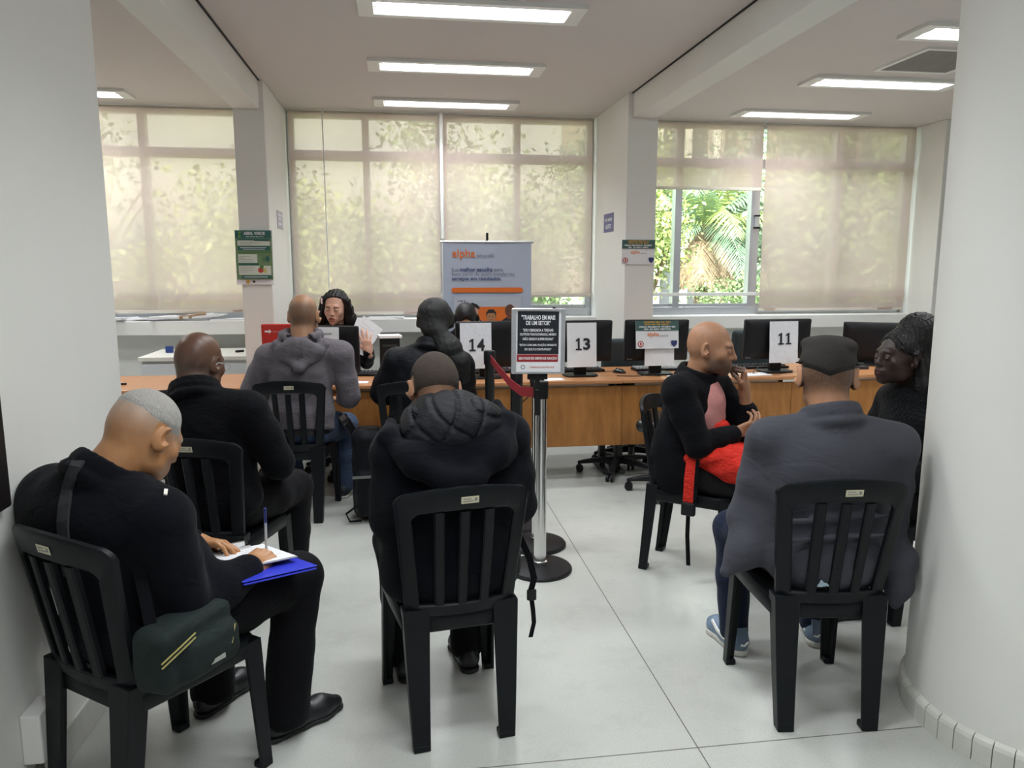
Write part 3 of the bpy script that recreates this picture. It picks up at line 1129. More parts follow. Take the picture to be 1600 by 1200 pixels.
def blind(x0, x1, zb, label, ys=7.06):
    t = empty('roller_blind', ((x0 + x1) / 2, ys, zb))
    tag(t, label, 'roller blind', 'roller blinds of the window wall')
    w = (x1 - x0) / 2
    n, mz = 28, 40
    h = 2.875 - zb
    V = []; Fq = []
    for j in range(mz + 1):
        for i in range(n + 1):
            u = i / n; v = j / mz
            y = 0.004 * math.sin(u * 9 + zb * 3) * (1 - v) + 0.003 * math.sin(u * 23 + x0) * (1 - v) + 0.004 * math.sin(v * 7 + x0)
            V.append((-w + 2 * w * u, y, h * v))
    for j in range(mz):
        for i in range(n):
            a = j * (n + 1) + i
            Fq.append((a, a + 1, a + n + 2, a + n + 1))
    npmesh('fabric', V, Fq, M_BLIND, t)
    B().cyl((-w, 0.02, h + 0.004), (w, 0.02, h + 0.004), 0.017, n=16).build('roller_tube', M_HEM, t, True)
    B().box(-w, w, -0.006, 0.006, -0.004, 0.022).build('hem_bar', M_HEM, t, bevel=0.003)
    return t


blind(-5.15, -3.22, 1.13, 'cream roller blind lowered beyond the left white wall')
blind(-3.20, -1.225, 1.145, 'cream roller blind left of the pillar with the green poster')
blind(-0.955, 0.352, 1.115, 'cream roller blind behind the clerk holding papers, right of the green poster')
blind(0.392, 1.770, 1.265, 'cream roller blind just behind the alpha banner, left of the middle pillar')
blind(2.07, 3.445, 2.272, 'half-raised cream roller blind with green trees showing below it')
blind(3.475, 5.03, 1.118, 'cream roller blind lowered right of the open window with trees')
# cord of the left middle blind
tag(B().tube([(-0.66, 7.02, 2.904), (-0.655, 7.02, 2.0), (-0.652, 7.02, 1.14)], 0.006, 6).build('blind_wand', M_WHITE, None, True),
    'thin white wand hanging over the blind behind the clerk', 'blind wand')
tag(B().tube([(0.372, 7.03, 2.904), (0.372, 7.03, 1.80)], 0.016, 8).tube([(0.372, 7.03, 1.8), (0.372, 7.03, 1.1)], 0.006, 6).build('blind_chain_guide', M_WHITE, None, True),
    'white chain guide hanging in the gap between the two middle blinds', 'chain guide')

# ------------------------------------------------------------------ ceiling lights
M_TUBE = emat('fluorescent_tube', (0.97, 0.99, 1.0), TUBE_W)
M_REFL = mat('lamp_reflector', (0.85, 0.86, 0.88), 0.25, 0.3)


def ceiling_light(cx, cy, label=None):
    t = empty('ceiling_light', (cx, cy, CEIL))
    tag(t, label, 'ceiling light', 'recessed fluorescent ceiling lights')
    L, W = 1.20, 0.285
    b = B()
    o = rrect(L, W, 0.004, 1); i_ = rrect(L - 0.16, W - 0.09, 0.004, 1)
    b.loft([[(x, y, 0.0) for x, y in o], [(x, y, -0.022) for x, y in o], [(x, y, -0.022) for x, y in i_], [(x, y, -0.002) for x, y in i_]], caps=False)
    b.build('frame', M_WHITE, t)
    b = B().box(-L / 2 + 0.08, L / 2 - 0.08, -W / 2 + 0.045, W / 2 - 0.045, -0.004, -0.001)
    b.prism([(-0.52, -0.012), (0.52, -0.012), (0.52, 0.012), (-0.52, 0.012)], -0.014, -0.004)
    b.build('reflector', M_REFL, t)
    ld = bpy.data.lights.get('ceiling_lamp') or bpy.data.lights.new('ceiling_lamp', 'AREA')
    ld.shape = 'RECTANGLE'; ld.size = 1.0; ld.size_y = 0.026; ld.energy = LAMP_W / 2; ld.spread = R(125); ld.color = (0.94, 0.98, 1.0)
    for y in (-0.052, 0.052):
        lo = link(bpy.data.objects.new('lamp_light', ld), t)
        lo.location = (0, y, -0.030)
        B().cyl((-0.50, y, -0.0165), (0.50, y, -0.0165), 0.0115, n=10).build('tube', M_TUBE, t, True)
    return t


l0 = ceiling_light(0.40, 4.265, 'long fluorescent ceiling light nearest the camera in the middle bay, cut by the picture edge')
spots = [(0.40, 5.445, 'middle one of the three fluorescent ceiling lights in a row over the room'),
         (0.40, 6.63, 'farthest of the middle row of ceiling lights, closest to the blinds'),
         (-2.70, 6.62, 'ceiling light peeking out beside the left white wall, near the left blind'),
         (3.55, 4.25, 'ceiling light at upper right above the vent, cut by the round column'),
         (3.57, 5.445, 'long ceiling light in the right bay, beyond the grey ceiling vent')]
hid = [(x, y) for x in (0.40, 3.57) for y in (3.08, 1.90, 0.72, -0.46)] + [(3.57, 6.63), (-2.7, 5.44), (-2.7, 4.26)]
for x, y, lb in spots:
    o = copy_tree(l0); o.location = (x, y, CEIL); o['label'] = lb
for x, y in hid:
    o = copy_tree(l0); o.location = (x, y, CEIL)
    o['label'] = 'ceiling light out of the picture, further back in the room'

# ceiling vent in the right bay
t = tag(empty('ceiling_vent', (3.56, 4.84, CEIL)), 'grey square ceiling vent between two lights in the right bay', 'vent')
b = B()
o = rrect(0.56, 0.56, 0.004, 1); i_ = rrect(0.50, 0.50, 0.004, 1)
b.loft([[(x, y, 0) for x, y in o], [(x, y, -0.014) for x, y in o], [(x, y, -0.014) for x, y in i_], [(x, y, -0.003) for x, y in i_]], caps=False)
b.build('frame', M_WHITE, t)
b = B()
for k in range(40):
    y = -0.245 + 0.49 * k / 39
    b.box(-0.25, 0.25, y - 0.0035, y + 0.0035, -0.010, -0.003)
for k in range(3):
    x = -0.125 + 0.125 * k
    b.box(x - 0.003, x + 0.003, -0.25, 0.25, -0.011, -0.003)
b.build('grille', mat('vent_grille', (0.30, 0.29, 0.27), 0.6), t)
b = B().box(-0.25, 0.25, -0.25, 0.25, -0.0025, -0.0005)
b.build('backing', mat('vent_dark', (0.06, 0.06, 0.06), 0.8), t)

# white junction box low on the left wall, with its cable, and a dark board
t = tag(empty('junction_box', (-1.060, 2.165, 0.235)), 'white square junction box low on the left wall behind the chair', 'junction box')
B().box(-0.025, 0.03, -0.055, 0.055, -0.075, 0.075).build('cover', M_WHITE, t, bevel=0.006)
B().tube([(0.0, -0.02, -0.07), (0.004, -0.022, -0.13), (0.002, -0.03, -0.232)], 0.011, 8).build('cable', mat('grey_cable', (0.10, 0.09, 0.085), 0.6), t, True)
t = tag(empty('notice_board', (-1.067, 1.795, 1.075)), 'dark framed board at the left picture edge on the white wall', 'board')
B().box(-0.018, 0.012, -0.34, 0.345, -0.165, 0.165).build('panel', mat('board_dark', (0.012, 0.010, 0.010), 0.4), t, bevel=0.008)

# ------------------------------------------------------------------ plastic chairs


def make_chair():
    t = empty('plastic_chair')
    # seat: rounded slab with a turned-down rim
    b = B()
    def outline(s, z, dz=0.0):
        pts = [(-0.155, -0.195), (-0.19, -0.16), (-0.205, 0.05), (-0.210, 0.17), (-0.185, 0.215), (-0.10, 0.232), (0.10, 0.232), (0.185, 0.215), (0.210, 0.17), (0.205, 0.05), (0.19, -0.16), (0.155, -0.195)]
        return [(x * s, y * s, z + dz * (1 if abs(x) < .16 else 0)) for x, y in pts]
    b.loft([outline(0.97, 0.385), outline(1.0, 0.392), outline(1.0, 0.432), outline(0.975, 0.444), outline(0.90, 0.444), outline(0.84, 0.434), outline(0.5, 0.428)])
    b.build('seat', M_BLACKP, t, smooth=True, angle=50)
    # backrest: rim and three slats on a bowed, reclined surface
    def S(x, z, off=0.0):
        y = -0.188 - 0.076 * max(0, (z - 0.44)) / 0.44 + 0.95 * x * x - off
        return (x, y, z)
    def inner(k): return k
    b = B()
    hw = lambda z: 0.178 + 0.040 * (z - 0.44) / 0.43
    zt, zb, zi0, zi1 = 0.868, 0.440, 0.484, 0.803
    def rim(inset_x, top, bot, r, crown):
        pts = []
        n = 10
        for i in range(n + 1):
            z = bot + (top - r - bot) * i / n; pts.append((-(hw(z) - inset_x), z))
        for i in range(1, 7):
            a = math.pi - (math.pi / 2) * i / 6
            pts.append((-(hw(top) - inset_x) + r + r * math.cos(a), top - r + r * math.sin(a)))
        m = 12
        xa = pts[-1][0]
        for i in range(1, m):
            x = xa + (-2 * xa) * i / m; pts.append((x, top + crown * (1 - (x / xa) ** 2)))
        pts2 = [(-x, z) for x, z in pts[:n + 7]][::-1]
        pts += pts2
        for i in range(1, 8):
            x = pts2[-1][0]; pts.append((x - 2 * x * i / 8, bot))
        return pts
    po = rim(0.0, zt, zb, 0.048, 0.020); pi_ = rim(0.046, zi1, zi0, 0.036, 0.008)
    th = 0.020
    e = 0.005
    def ring(p, f): return [S(x, z, f) for x, z in p]
    def shr(p, q, k): return [(a[0] * (1 - k) + c[0] * k, a[1] * (1 - k) + c[1] * k) for a, c in zip(p, q)]
    b.loft([ring(po, 0), ring(po, th - e), ring(shr(po, pi_, 0.12), th), ring(shr(po, pi_, 0.88), th), ring(pi_, th - e), ring(pi_, 0), ring(po, 0)], caps=False)
    for xs, xb in ((-0.080, -0.073), (0.0, 0.0), (0.080, 0.073)):
        w = 0.0165
        rows = []
        for i in range(11):
            z = zi0 - 0.01 + (zi1 + 0.012 - zi0) * i / 10
            x = xb + (xs - xb) * i / 10
            rows.append([S(x - w, z, 0.002), S(x + w, z, 0.002), S(x + w, z, th - 0.006), S(x + w - 0.005, z, th - 0.001), S(x - w + 0.005, z, th - 0.001), S(x - w, z, th - 0.006)])
        b.loft(rows)
    br = b.build('backrest', M_BLACKP, t, smooth=True, angle=38)
    bl = B().box(-0.028, 0.028, -0.001, 0.0, -0.0115, 0.0115)
    p = S(0.012, 0.845, th + 0.0006)
    lb = bl.build('label_sticker', M_LABEL, br)
    lb.location = p; lb.rotation_euler = (R(11), R(-1), 0)
    for q, w in ((-0.004, 0.020), (0.004, 0.016)):
        B().box(-0.022, -0.022 + w * 1.6, -0.0016, -0.001, q - 0.0014, q + 0.0014).build('print', M_GREYINK, lb)
    B().box(0.014, 0.022, -0.0016, -0.001, -0.005, 0.006).build('print', M_GREYINK, lb)
    # legs: angle-section, tapered and splayed
    def leg(x0, y0, x1, y1, sx, sy, ztop, wx, wy, curve):
        bb = B(); rows = []
        for i in range(9):
            f = i / 8
            z = ztop * (1 - f)
            k = f + curve * math.sin(math.pi * f)
            x = x0 + (x1 - x0) * k; y = y0 + (y1 - y0) * k
            a = wx * (1 - 0.36 * f); c = wy * (1 - 0.30 * f); tt = 0.012
            # outer corner at (x, y); flanges run inwards
            P = [(0, 0), (-sx * a, 0), (-sx * a, -sy * tt), (-sx * tt * 1.6, -sy * tt * 1.6), (-sx * tt, -sy * c), (0, -sy * c)]
            if sx * sy < 0: P = P[::-1]
            rows.append([(x + px, y + py, z) for px, py in P])
        bb.loft(rows)
        lg = bb.build('leg', M_BLACKP, t, bevel=0.003)
        f2 = B()
        a = wx * 0.64; c = wy * 0.70
        xs = sorted((x1, x1 - sx * a)); ys = sorted((y1 + sy * 0.001, y1 - sy * c))
        f2.box(xs[0], xs[1], ys[0], ys[1], 0.0, 0.022)
        f2.build('foot_cap', M_BLACKP, lg, bevel=0.005)
    for sx in (-1, 1):
        leg(sx * 0.190, -0.200, sx * 0.170, -0.238, sx, -1, 0.468, 0.086, 0.062, -0.04)
        leg(sx * 0.208, 0.225, sx * 0.215, 0.240, sx, 1, 0.43, 0.062, 0.062, 0.0)
    return t


CHAIRS = {
    'A': ((-0.752, 2.195), -37, 'black plastic chair at the front left, under the grey-haired man who writes'),
    'B': ((-0.79, 3.29), -15, 'black plastic chair under the bald man in black, just ahead of the grey-haired man'),
    'C': ((-0.665, 4.79), -4, 'black plastic chair under the man in the grey hoodie at the desk'),
    'E': ((0.06, 4.66), -3, 'black plastic chair under the black-haired person at desk sign 14'),
    'G': ((0.138, 2.495), 8.5, 'black plastic chair in the front middle, under the person with the quilted hood'),
    'H': ((1.47, 3.588), -126.6, 'black plastic chair seen from its side, under the bald man with the red bag'),
    'I': ((1.415, 2.393), -7, 'black plastic chair at front right, under the man in the grey blazer'),
    'J': ((2.32, 3.02), 88, 'black plastic chair mostly hidden by the round column, under the woman with long braids'),
}
chair0 = make_chair()
CH = {}
for k, ((x, y), rz, lb) in CHAIRS.items():
    o = chair0 if k == 'A' else copy_tree(chair0)
    o.location = (x, y, 0); o.rotation_euler = (0, 0, R(rz))
    tag(o, lb, 'chair', 'black plastic chairs')
    CH[k] = o

# ------------------------------------------------------------------ desks
DZ = 0.75
DY0, DY1 = 5.16, 5.86
M_CREAM = mat('cream_strip', (0.66, 0.62, 0.52), 0.5)


def desk(x0, x1, label, panel=True):
    t = empty('desk', ((x0 + x1) / 2, (DY0 + DY1) / 2, 0))
    tag(t, label, 'desk', 'row of wood laminate desks')
    w = (x1 - x0) / 2; d = (DY1 - DY0) / 2
    B().box(-w + .001, w - .001, -d, d, DZ - 0.028, DZ).build('desk_top', M_WOODTOP, t, bevel=0.006)
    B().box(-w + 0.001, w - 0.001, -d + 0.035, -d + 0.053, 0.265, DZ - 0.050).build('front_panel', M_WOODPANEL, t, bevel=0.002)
    B().box(-w + 0.10, w - 0.10, -d + 0.05, -d + 0.075, DZ - 0.052, DZ - 0.029).build('pale_strip', M_CREAM, t)  # cream strip filling the gap between top and panel
    for s in (-1, 1):
        b = B().box(s * (w - 0.06) - 0.022, s * (w - 0.06) + 0.022, -0.03, 0.03, 0.03, DZ - 0.03)
        b.box(s * (w - 0.06) - 0.022, s * (w - 0.06) + 0.022, -0.16, 0.20, 0.0, 0.03)
        b.build('leg', M_DARK, t, bevel=0.004)
    return t


desk(-2.25, -1.03, 'wood laminate desk at the far left, beside the white cabinet')
desk(-1.03, 0.30, 'wood laminate desk where the man in the grey hoodie sits')
desk(0.30, 1.55, 'wood laminate desk with monitor signs 14 and 13, behind the sign stand')
desk(1.55, 2.85, 'wood laminate desk with the alpha monitor sign, behind the bearded man')
desk(2.85, 4.10, 'wood laminate desk with monitor sign 11, at the right')

# ------------------------------------------------------------------ monitors and things on the desks


def monitor(x, y, w, h, z0, rz, label, lean=4):
    """seen from behind: shell, vents, neck, foot"""
    t = empty('computer_monitor', (x, y, DZ), R(rz))
    tag(t, label, 'computer monitor', 'black computer monitors on the desks')
    Rx = Matrix.Rotation(R(lean), 4, 'X')
    M = Matrix.Translation((0, 0, z0)) @ Rx
    b = B()
    o = rrect(w, h, 0.012, 3, 0, h / 2)
    i1 = rrect(w * 0.97, h * 0.95, 0.012, 3, 0, h / 2)
    i2 = rrect(w * 0.72, h * 0.62, 0.03, 3, 0, h / 2)
    b.loft([[(x_, 0.022, z_) for x_, z_ in o], [(x_, -0.004, z_) for x_, z_ in o], [(x_, -0.010, z_) for x_, z_ in i1], [(x_, -0.020, z_) for x_, z_ in i2]], M=M)
    b.build('shell', M_BLACK, t, smooth=True, angle=35)
    b = B().box(-w / 2 + 0.012, w / 2 - 0.012, 0.0221, 0.0235, 0.018, h - 0.012, M)
    b.build('screen', mat('screen_glass', (0.02, 0.025, 0.035), 0.15), t)
    b = B().box(-0.045, 0.045, -0.012, 0.028, 0.010, z0 + 0.10)
    b.build('stand_neck', M_BLACK, t, bevel=0.004)
    b = B().prism(rrect(0.25, 0.17, 0.05, 5), 0.0, 0.014)
    b.build('stand_foot', M_BLACK, t, bevel=0.004)
    b = B().box(-w / 2 + 0.02, -w / 2 + 0.06, -0.0115, -0.0095, 0.012, 0.022, M)
    b.build('badge', mat('badge_grey', (0.25, 0.25, 0.26), 0.4), t)
    return t


monitor(-0.46, 5.42, 0.31, 0.335, 0.052, -14, 'black monitor with sign 15 on its back, before the clerk with papers', 3)
monitor(0.585, 5.40, 0.44, 0.335, 0.075, 4, 'black monitor carrying the crinkled sign 14', 4)
monitor(1.285, 5.40, 0.47, 0.305, 0.105, 2, 'black monitor carrying sign 13', 4)
monitor(1.862, 5.40, 0.485, 0.305, 0.105, -1, 'black monitor carrying the alpha sheet', 4)
monitor(2.815, 5.40, 0.54, 0.305, 0.100, 2, 'black monitor carrying sign 11', 4)
monitor(3.78, 5.66, 0.44, 0.33, 0.02, -26, 'black monitor angled away, left of the woman with braids', 3)


def sheet(name, x, y, z, w, h, rz, label, cat='sign', group='paper signs hung on the monitors', m=None, lean=4):
    """paper hanging with its top edge at z; local x right, y up, z towards the viewer"""
    t = tag(empty(name, (x, y, z)), label, cat, group)
    t.rotation_euler = Euler((R(90 - lean), 0, R(rz)))
    n = 8; V = []; Fq = []
    ny = 10
    for j in range(ny + 1):
        for i in range(n + 1):
            u = -w / 2 + w * i / n; v = -h * j / ny
            V.append((u, v, 0.002 * math.sin(u * 38 + j) * (j / ny)))
    for j in range(ny):
        for i in range(n):
            a = j * (n + 1) + i; Fq.append((a, a + n + 1, a + n + 2, a + 1))
    k = len(V)
    V += [(p[0], p[1], p[2] - 0.0012) for p in V]
    Fq += [tuple(reversed([i + k for i in f])) for f in Fq]
    npmesh('paper', V, Fq, m or M_PAPER, t)
    return t


def numeral(t, s, cx, y, h):
    """big bold digits; the 1 has a flag and a foot"""
    adv = h * 0.70
    for i, ch in enumerate(s):
        x = cx + (i - (len(s) - 1) / 2) * adv
        if ch == '1':
            k = h
            flat('digit', [(x - .25 * k, y), (x + .27 * k, y), (x + .27 * k, y + .13 * k), (x + .095 * k, y + .13 * k), (x + .095 * k, y + k), (x - .03 * k, y + k), (x - .25 * k, y + .84 * k), (x - .25 * k, y + .71 * k), (x - .075 * k, y + .80 * k), (x - .075 * k, y + .13 * k), (x - .25 * k, y + .13 * k)], M_INK, t, 0.0046)
        else:
            text('digit', ch, M_INK, t, x, y, w=h * 0.62, h=h, align='C', bold=0.035, z=0.0046)


M_PLASTIC_SLEEVE = mat('clear_sleeve_paper', (0.78, 0.79, 0.84), 0.22, bump=0.7, bscale=16, bdist=0.012, coat=0.6)
for nm, x, w, h, zt, txt, lb, off in (
        ('paper_sign', 0.508, 0.225, 0.325, 1.152, '14', 'crinkled white paper sign reading 14 on the monitor behind the person in black', 0.0),
        ('paper_sign', 1.280, 0.222, 0.322, 1.146, '13', 'white paper sign reading 13, right of the black notice frame', 0.0),
        ('paper_sign', 2.842, 0.235, 0.312, 1.140, '11', 'white paper sign reading 11 on the monitor at the right', -0.01)):
    t = sheet(nm, x, 5.345, zt, w, h, 3, lb, m=M_PLASTIC_SLEEVE if txt != '13' else M_PAPER)
    numeral(t, txt, 0.005, -h * 0.60 - 0.005 if txt != '11' else -h * 0.56, h * 0.27 if txt != '11' else h * 0.28)
t = sheet('paper_sign', -0.545, 5.374, 1.132, 0.21, 0.30, -14, 'white paper sign reading 15 half hidden by the hooded man', lean=3)
numeral(t, '15', 0.0, -0.19, 0.10)
small_print('print', M_GREYINK, t, 0.0, -0.05, 0.11, 0.010, 0.0045, 5)


def seal(t, cx, cy, r, m1, m2, nm='emblem'):
    e = flat(nm, circ(cx, cy, r), m1, t, 0.0052)
    flat(nm, circ(cx, cy, r * 0.70), M_PAPER, t, 0.0058)
    flat(nm, circ(cx, cy, r * 0.32, ry=r * 0.5), m2, t, 0.0064)
    return e


M_TEALINK = mat('teal_print', (0.055, 0.115, 0.11), 0.6)
M_ORANGE = mat('orange_print', (0.75, 0.19, 0.03), 0.6)
M_GOLD = mat('gold_print', (0.55, 0.30, 0.04), 0.6)
M_REDINK = mat('red_print', (0.45, 0.05, 0.04), 0.6)
M_NAVYINK = mat('navy_print', (0.03, 0.04, 0.15), 0.6)


def alpha_sheet(t, w, h, z=0.0045):
    """landscape notice: dark band, two printed lines, orange wordmark, two emblems"""
    flat('header_band', rect(-w / 2, w / 2, -h * 0.36, 0), M_TEALINK, t, z)
    small_print('heading', M_GOLD, t, 0.0, -h * 0.085, w * 0.62, h * 0.06, z + 0.0006, 1)
    small_print('heading', M_GOLD, t, 0.0, -h * 0.165, w * 0.60, h * 0.06, z + 0.0006, 2)
    small_print('subheading', M_PAPER, t, 0.0, -h * 0.25, w * 0.84, h * 0.05, z + 0.0006, 3)
    small_print('subheading', M_PAPER, t, 0.0, -h * 0.33, w * 0.62, h * 0.05, z + 0.0006, 4)
    text('wordmark', 'alpha', M_ORANGE, t, -w * 0.23, -h * 0.60, w=w * 0.27, align='L', z=z + 0.0006, bold=0.01)
    text('wordmark', 'secure', M_GREYINK, t, w * 0.06, -h * 0.575, w=w * 0.19, align='L', z=z + 0.0006)
    seal(t, -w * 0.39, -h * 0.83, h * 0.11, M_REDINK, M_REDINK)
    e = flat('shield', [(w * 0.39 + h * 0.12 * a, -h * 0.83 + h * 0.12 * c) for a, c in ((-1, .8), (-.3, 1), (0, .8), (.3, 1), (1, .8), (.8, -.3), (0, -1), (-.8, -.3))], M_NAVYINK, t, z + 0.0006)


t = sheet('paper_sign', 1.850, 5.352, 1.155, 0.325, 0.205, -1, 'landscape alpha notice hung over the monitor behind the bearded man', lean=6)
alpha_sheet(t, 0.325, 0.205)
sheet('paper_sheet', 1.875, 5.366, 1.10, 0.225, 0.28, -1, 'blank white sheet hanging below the alpha notice', 'paper', None)


def keyboard(x, y, rz, label, keym):
    t = tag(empty('keyboard', (x, y, DZ), R(rz)), label, 'keyboard', 'keyboards behind the monitors')
    B().box(-0.22, 0.22, -0.07, 0.07, 0.0, 0.02).build('body', M_BLACK, t, bevel=0.005)
    b = B()
    for j in range(5):
        for i in range(15):
            cx = -0.205 + 0.0273 * i + (0.006 if j % 2 else 0); cy = -0.052 + 0.026 * j
            b.loft([[(cx, cy, 0.02), (cx + .022, cy, 0.02), (cx + .022, cy + .021, 0.02), (cx, cy + .021, 0.02)],
                    [(cx + .003, cy + .003, 0.029), (cx + .019, cy + .003, 0.029), (cx + .019, cy + .018, 0.029), (cx + .003, cy + .018, 0.029)]])
    o = b.build('keys', keym, t)
    return t


M_KEY = mat('key_grey', (0.05, 0.05, 0.055), 0.25)
M_KEYW = mat('key_light', (0.45, 0.46, 0.46), 0.3)
keyboard(1.30, 5.63, 4, 'black keyboard behind sign 13', M_KEY)
keyboard(1.98, 5.62, 2, 'keyboard with light keys behind the alpha notice', M_KEYW)
keyboard(2.80, 5.63, 0, 'black keyboard behind sign 11', M_KEY)
keyboard(0.60, 5.66, 3, 'black keyboard behind sign 14', M_KEY)
keyboard(-0.30, 5.66, -8, 'black keyboard by the clerk with papers', M_KEY)


def mouse(x, y, rz, label):
    t = tag(empty('computer_mouse', (x, y, DZ), R(rz)), label, 'mouse')
    F = Field((-.06, -.08, -.02), (.06, .08, .06), 0.0045)
    F.ell((0, 0, 0.008), (0.031, 0.056, 0.027), (0, 0, 0), 0.0)
    F.put(lambda X, Y, Z: 0.001 - Z + 0 * X + 0 * Y, (-.1, -.1, -.1), (.1, .1, .1), 0.002, 'i')
    V, Q = F.mesh()
    npmesh('shell', V, Q, mat('mouse_black', (0.012, 0.012, 0.012), 0.2), t)
    B().tube([(0, 0.05, 0.01), (0.01, 0.09, 0.004), (-0.02, 0.16, 0.003), (0.03, 0.24, 0.003)], 0.0022, 6).build('cable', M_BLACK, t, True)
    B().cyl((-0.004, 0.025, 0.032), (0.004, 0.025, 0.032), 0.006, n=12).build('wheel', M_DARK, t)


mouse(1.615, 5.50, 40, 'black computer mouse on the desk between sign 13 and the alpha notice')


def cable(name, pts, label, r=0.003, m=None):
    P = [Vector(p) for p in pts]; out = []
    for i in range(len(P) - 1):
        p0, p1, p2, p3 = P[max(i - 1, 0)], P[i], P[i + 1], P[min(i + 2, len(P) - 1)]
        for k in range(6):
            t = k / 6
            out.append(0.5 * ((2 * p1) + (p2 - p0) * t + (2 * p0 - 5 * p1 + 4 * p2 - p3) * t * t + (3 * p1 - p0 - 3 * p2 + p3) * t ** 3))
    out.append(P[-1])
    o = B().tube(out, r, 6).build(name, m or M_BLACK, None, True)
    return tag(o, label, 'cable')


cable('cable', [(1.55, 5.34, .753), (1.68, 5.30, .753), (1.78, 5.33, .754), (1.86, 5.28, .753)], 'thin black cable lying on the desk in front of the mouse')
cable('cable', [(2.66, 5.37, .86), (2.655, 5.345, .80), (2.60, 5.31, .754), (2.72, 5.26, .753), (2.86, 5.30, .753)], 'black cable drooping from the monitor with sign 11')
cable('cable', [(0.86, 5.155, .80), (0.88, 5.148, .70), (0.85, 5.145, .64), (0.80, 5.148, .60)], 'black cable dangling over the desk edge beside the sign stand', 0.004)
cable('cable', [(1.92, 5.40, .26), (1.93, 5.37, .14), (1.97, 5.32, .03), (2.06, 5.26, .006)], 'black cable hanging under the desk behind the chair of the bearded man', 0.004)
for x, y, rz, w, h, lb in ((1.02, 5.235, 4, .21, .10, 'white paper lying at the desk edge below sign 13'), (2.02, 5.25, -6, .21, .10, 'white paper lying at the desk edge below the alpha notice'),
                           (2.60, 5.28, 8, .21, .14, 'white paper on the desk left of the foot of monitor 11'), (-0.33, 5.30, -6, .16, .10, 'white note on the desk beside the hooded man')):
    o = box('paper_sheet', -w / 2, w / 2, -h / 2, h / 2, 0, 0.002, M_PAPER)
    o.location = (x, y, DZ + 0.0005); o.rotation_euler = (0, 0, R(rz))
    tag(o, lb, 'paper')
# pen and dark phone near the right monitor
t = tag(empty('pen', (3.44, 5.42, DZ + 0.03)), 'silver pen pointing out of the dark holder near the right monitor', 'pen')
B().tube([(-0.05, -0.02, -0.02), (0.07, 0.03, 0.055)], 0.006, 8).build('barrel', M_CHROME, t, True)
o = box('pen_tray', -0.09, 0.09, -0.035, 0.035, 0, 0.025, M_DARK, bevel=0.004); o.location = (3.52, 5.45, DZ)
tag(o, 'dark tray on the desk in front of the right monitor', 'tray')

# red display board with a white arrow, left of the hooded man
t = tag(empty('red_sign', (-0.885, 5.52, DZ), R(-4)), 'red box sign with a white arrow beside the hooded man', 'sign')
B().box(-0.11, 0.11, 0.0, 0.05, 0.0, 0.395).build('body', mat('red_plastic', (0.50, 0.028, 0.022), 0.4), t, bevel=0.006)
b = B()
M = Matrix(((1, 0, 0, 0), (0, 0, -1, -0.0008), (0, 1, 0, 0), (0, 0, 0, 1)))
b.prism([(-0.085, .338), (-0.055, .338), (-0.055, .328), (-0.038, .344), (-0.055, .360), (-0.055, .350), (-0.085, .350)], 0, 0.001, M)
b.build('arrow', M_PAPER, t)
b = B().box(-0.03, 0.07, -0.0012, -0.0004, 0.338, 0.346)
b.build('print', mat('pale_red_print', (0.62, 0.2, 0.18), 0.5), t)

# dark box with papers by the clerk's hand
t = tag(empty('desktop_computer', (-0.105, 5.80, DZ), R(3)), 'small dark desktop computer case with papers on it, right of the clerk', 'computer')
B().box(-0.075, 0.075, -0.04, 0.10, 0.0, 0.262).build('case', M_BLACK, t, bevel=0.005)
B().box(-0.055, 0.055, -0.0415, -0.039, 0.20, 0.215).build('drive_slot', M_DARK, t)
o = box('paper_stack', -0.085, 0.085, -0.04, 0.11, 0, 0.018, M_PAPER); o.location = (-0.10, 5.80, DZ + 0.263); o.rotation_euler = (0, 0, R(10))
tag(o, 'white papers lying on the dark computer case', 'papers')

# papers on the sills
M_PAPERB = mat('kraft_paper', (0.35, 0.22, 0.13), 0.7)
for i in range(15):
    x = -2.52 + 0.062 * i + rnd.uniform(-.01, .01)
    o = box('paper_pile', -0.11, 0.11, -0.06, 0.06, 0, rnd.uniform(.008, .028), M_PAPERB if i in (8, 11) else M_PAPER)
    o.location = (x, 7.0 + rnd.uniform(-.01, .03), 1.0815 + 0.002 * i); o.rotation_euler = (R(rnd.uniform(-2, 2)), R(rnd.uniform(-7, 2)), R(rnd.uniform(-25, 25)))
    tag(o, 'loose paper in the pile along the left window sill', 'paper', 'papers on the left sill')
for x, rz, lb in ((-1.52, 4, 'flat white paper at the right end of the left window sill, next to the pillar'), (-0.15, -6, 'white papers on the middle sill above the dark computer case')):
    o = box('paper_sheet', -0.16, 0.16, -0.05, 0.06, 0, 0.012, M_PAPER); o.location = (x, 6.995, 1.081); o.rotation_euler = (0, 0, R(rz))
    tag(o, lb, 'paper')

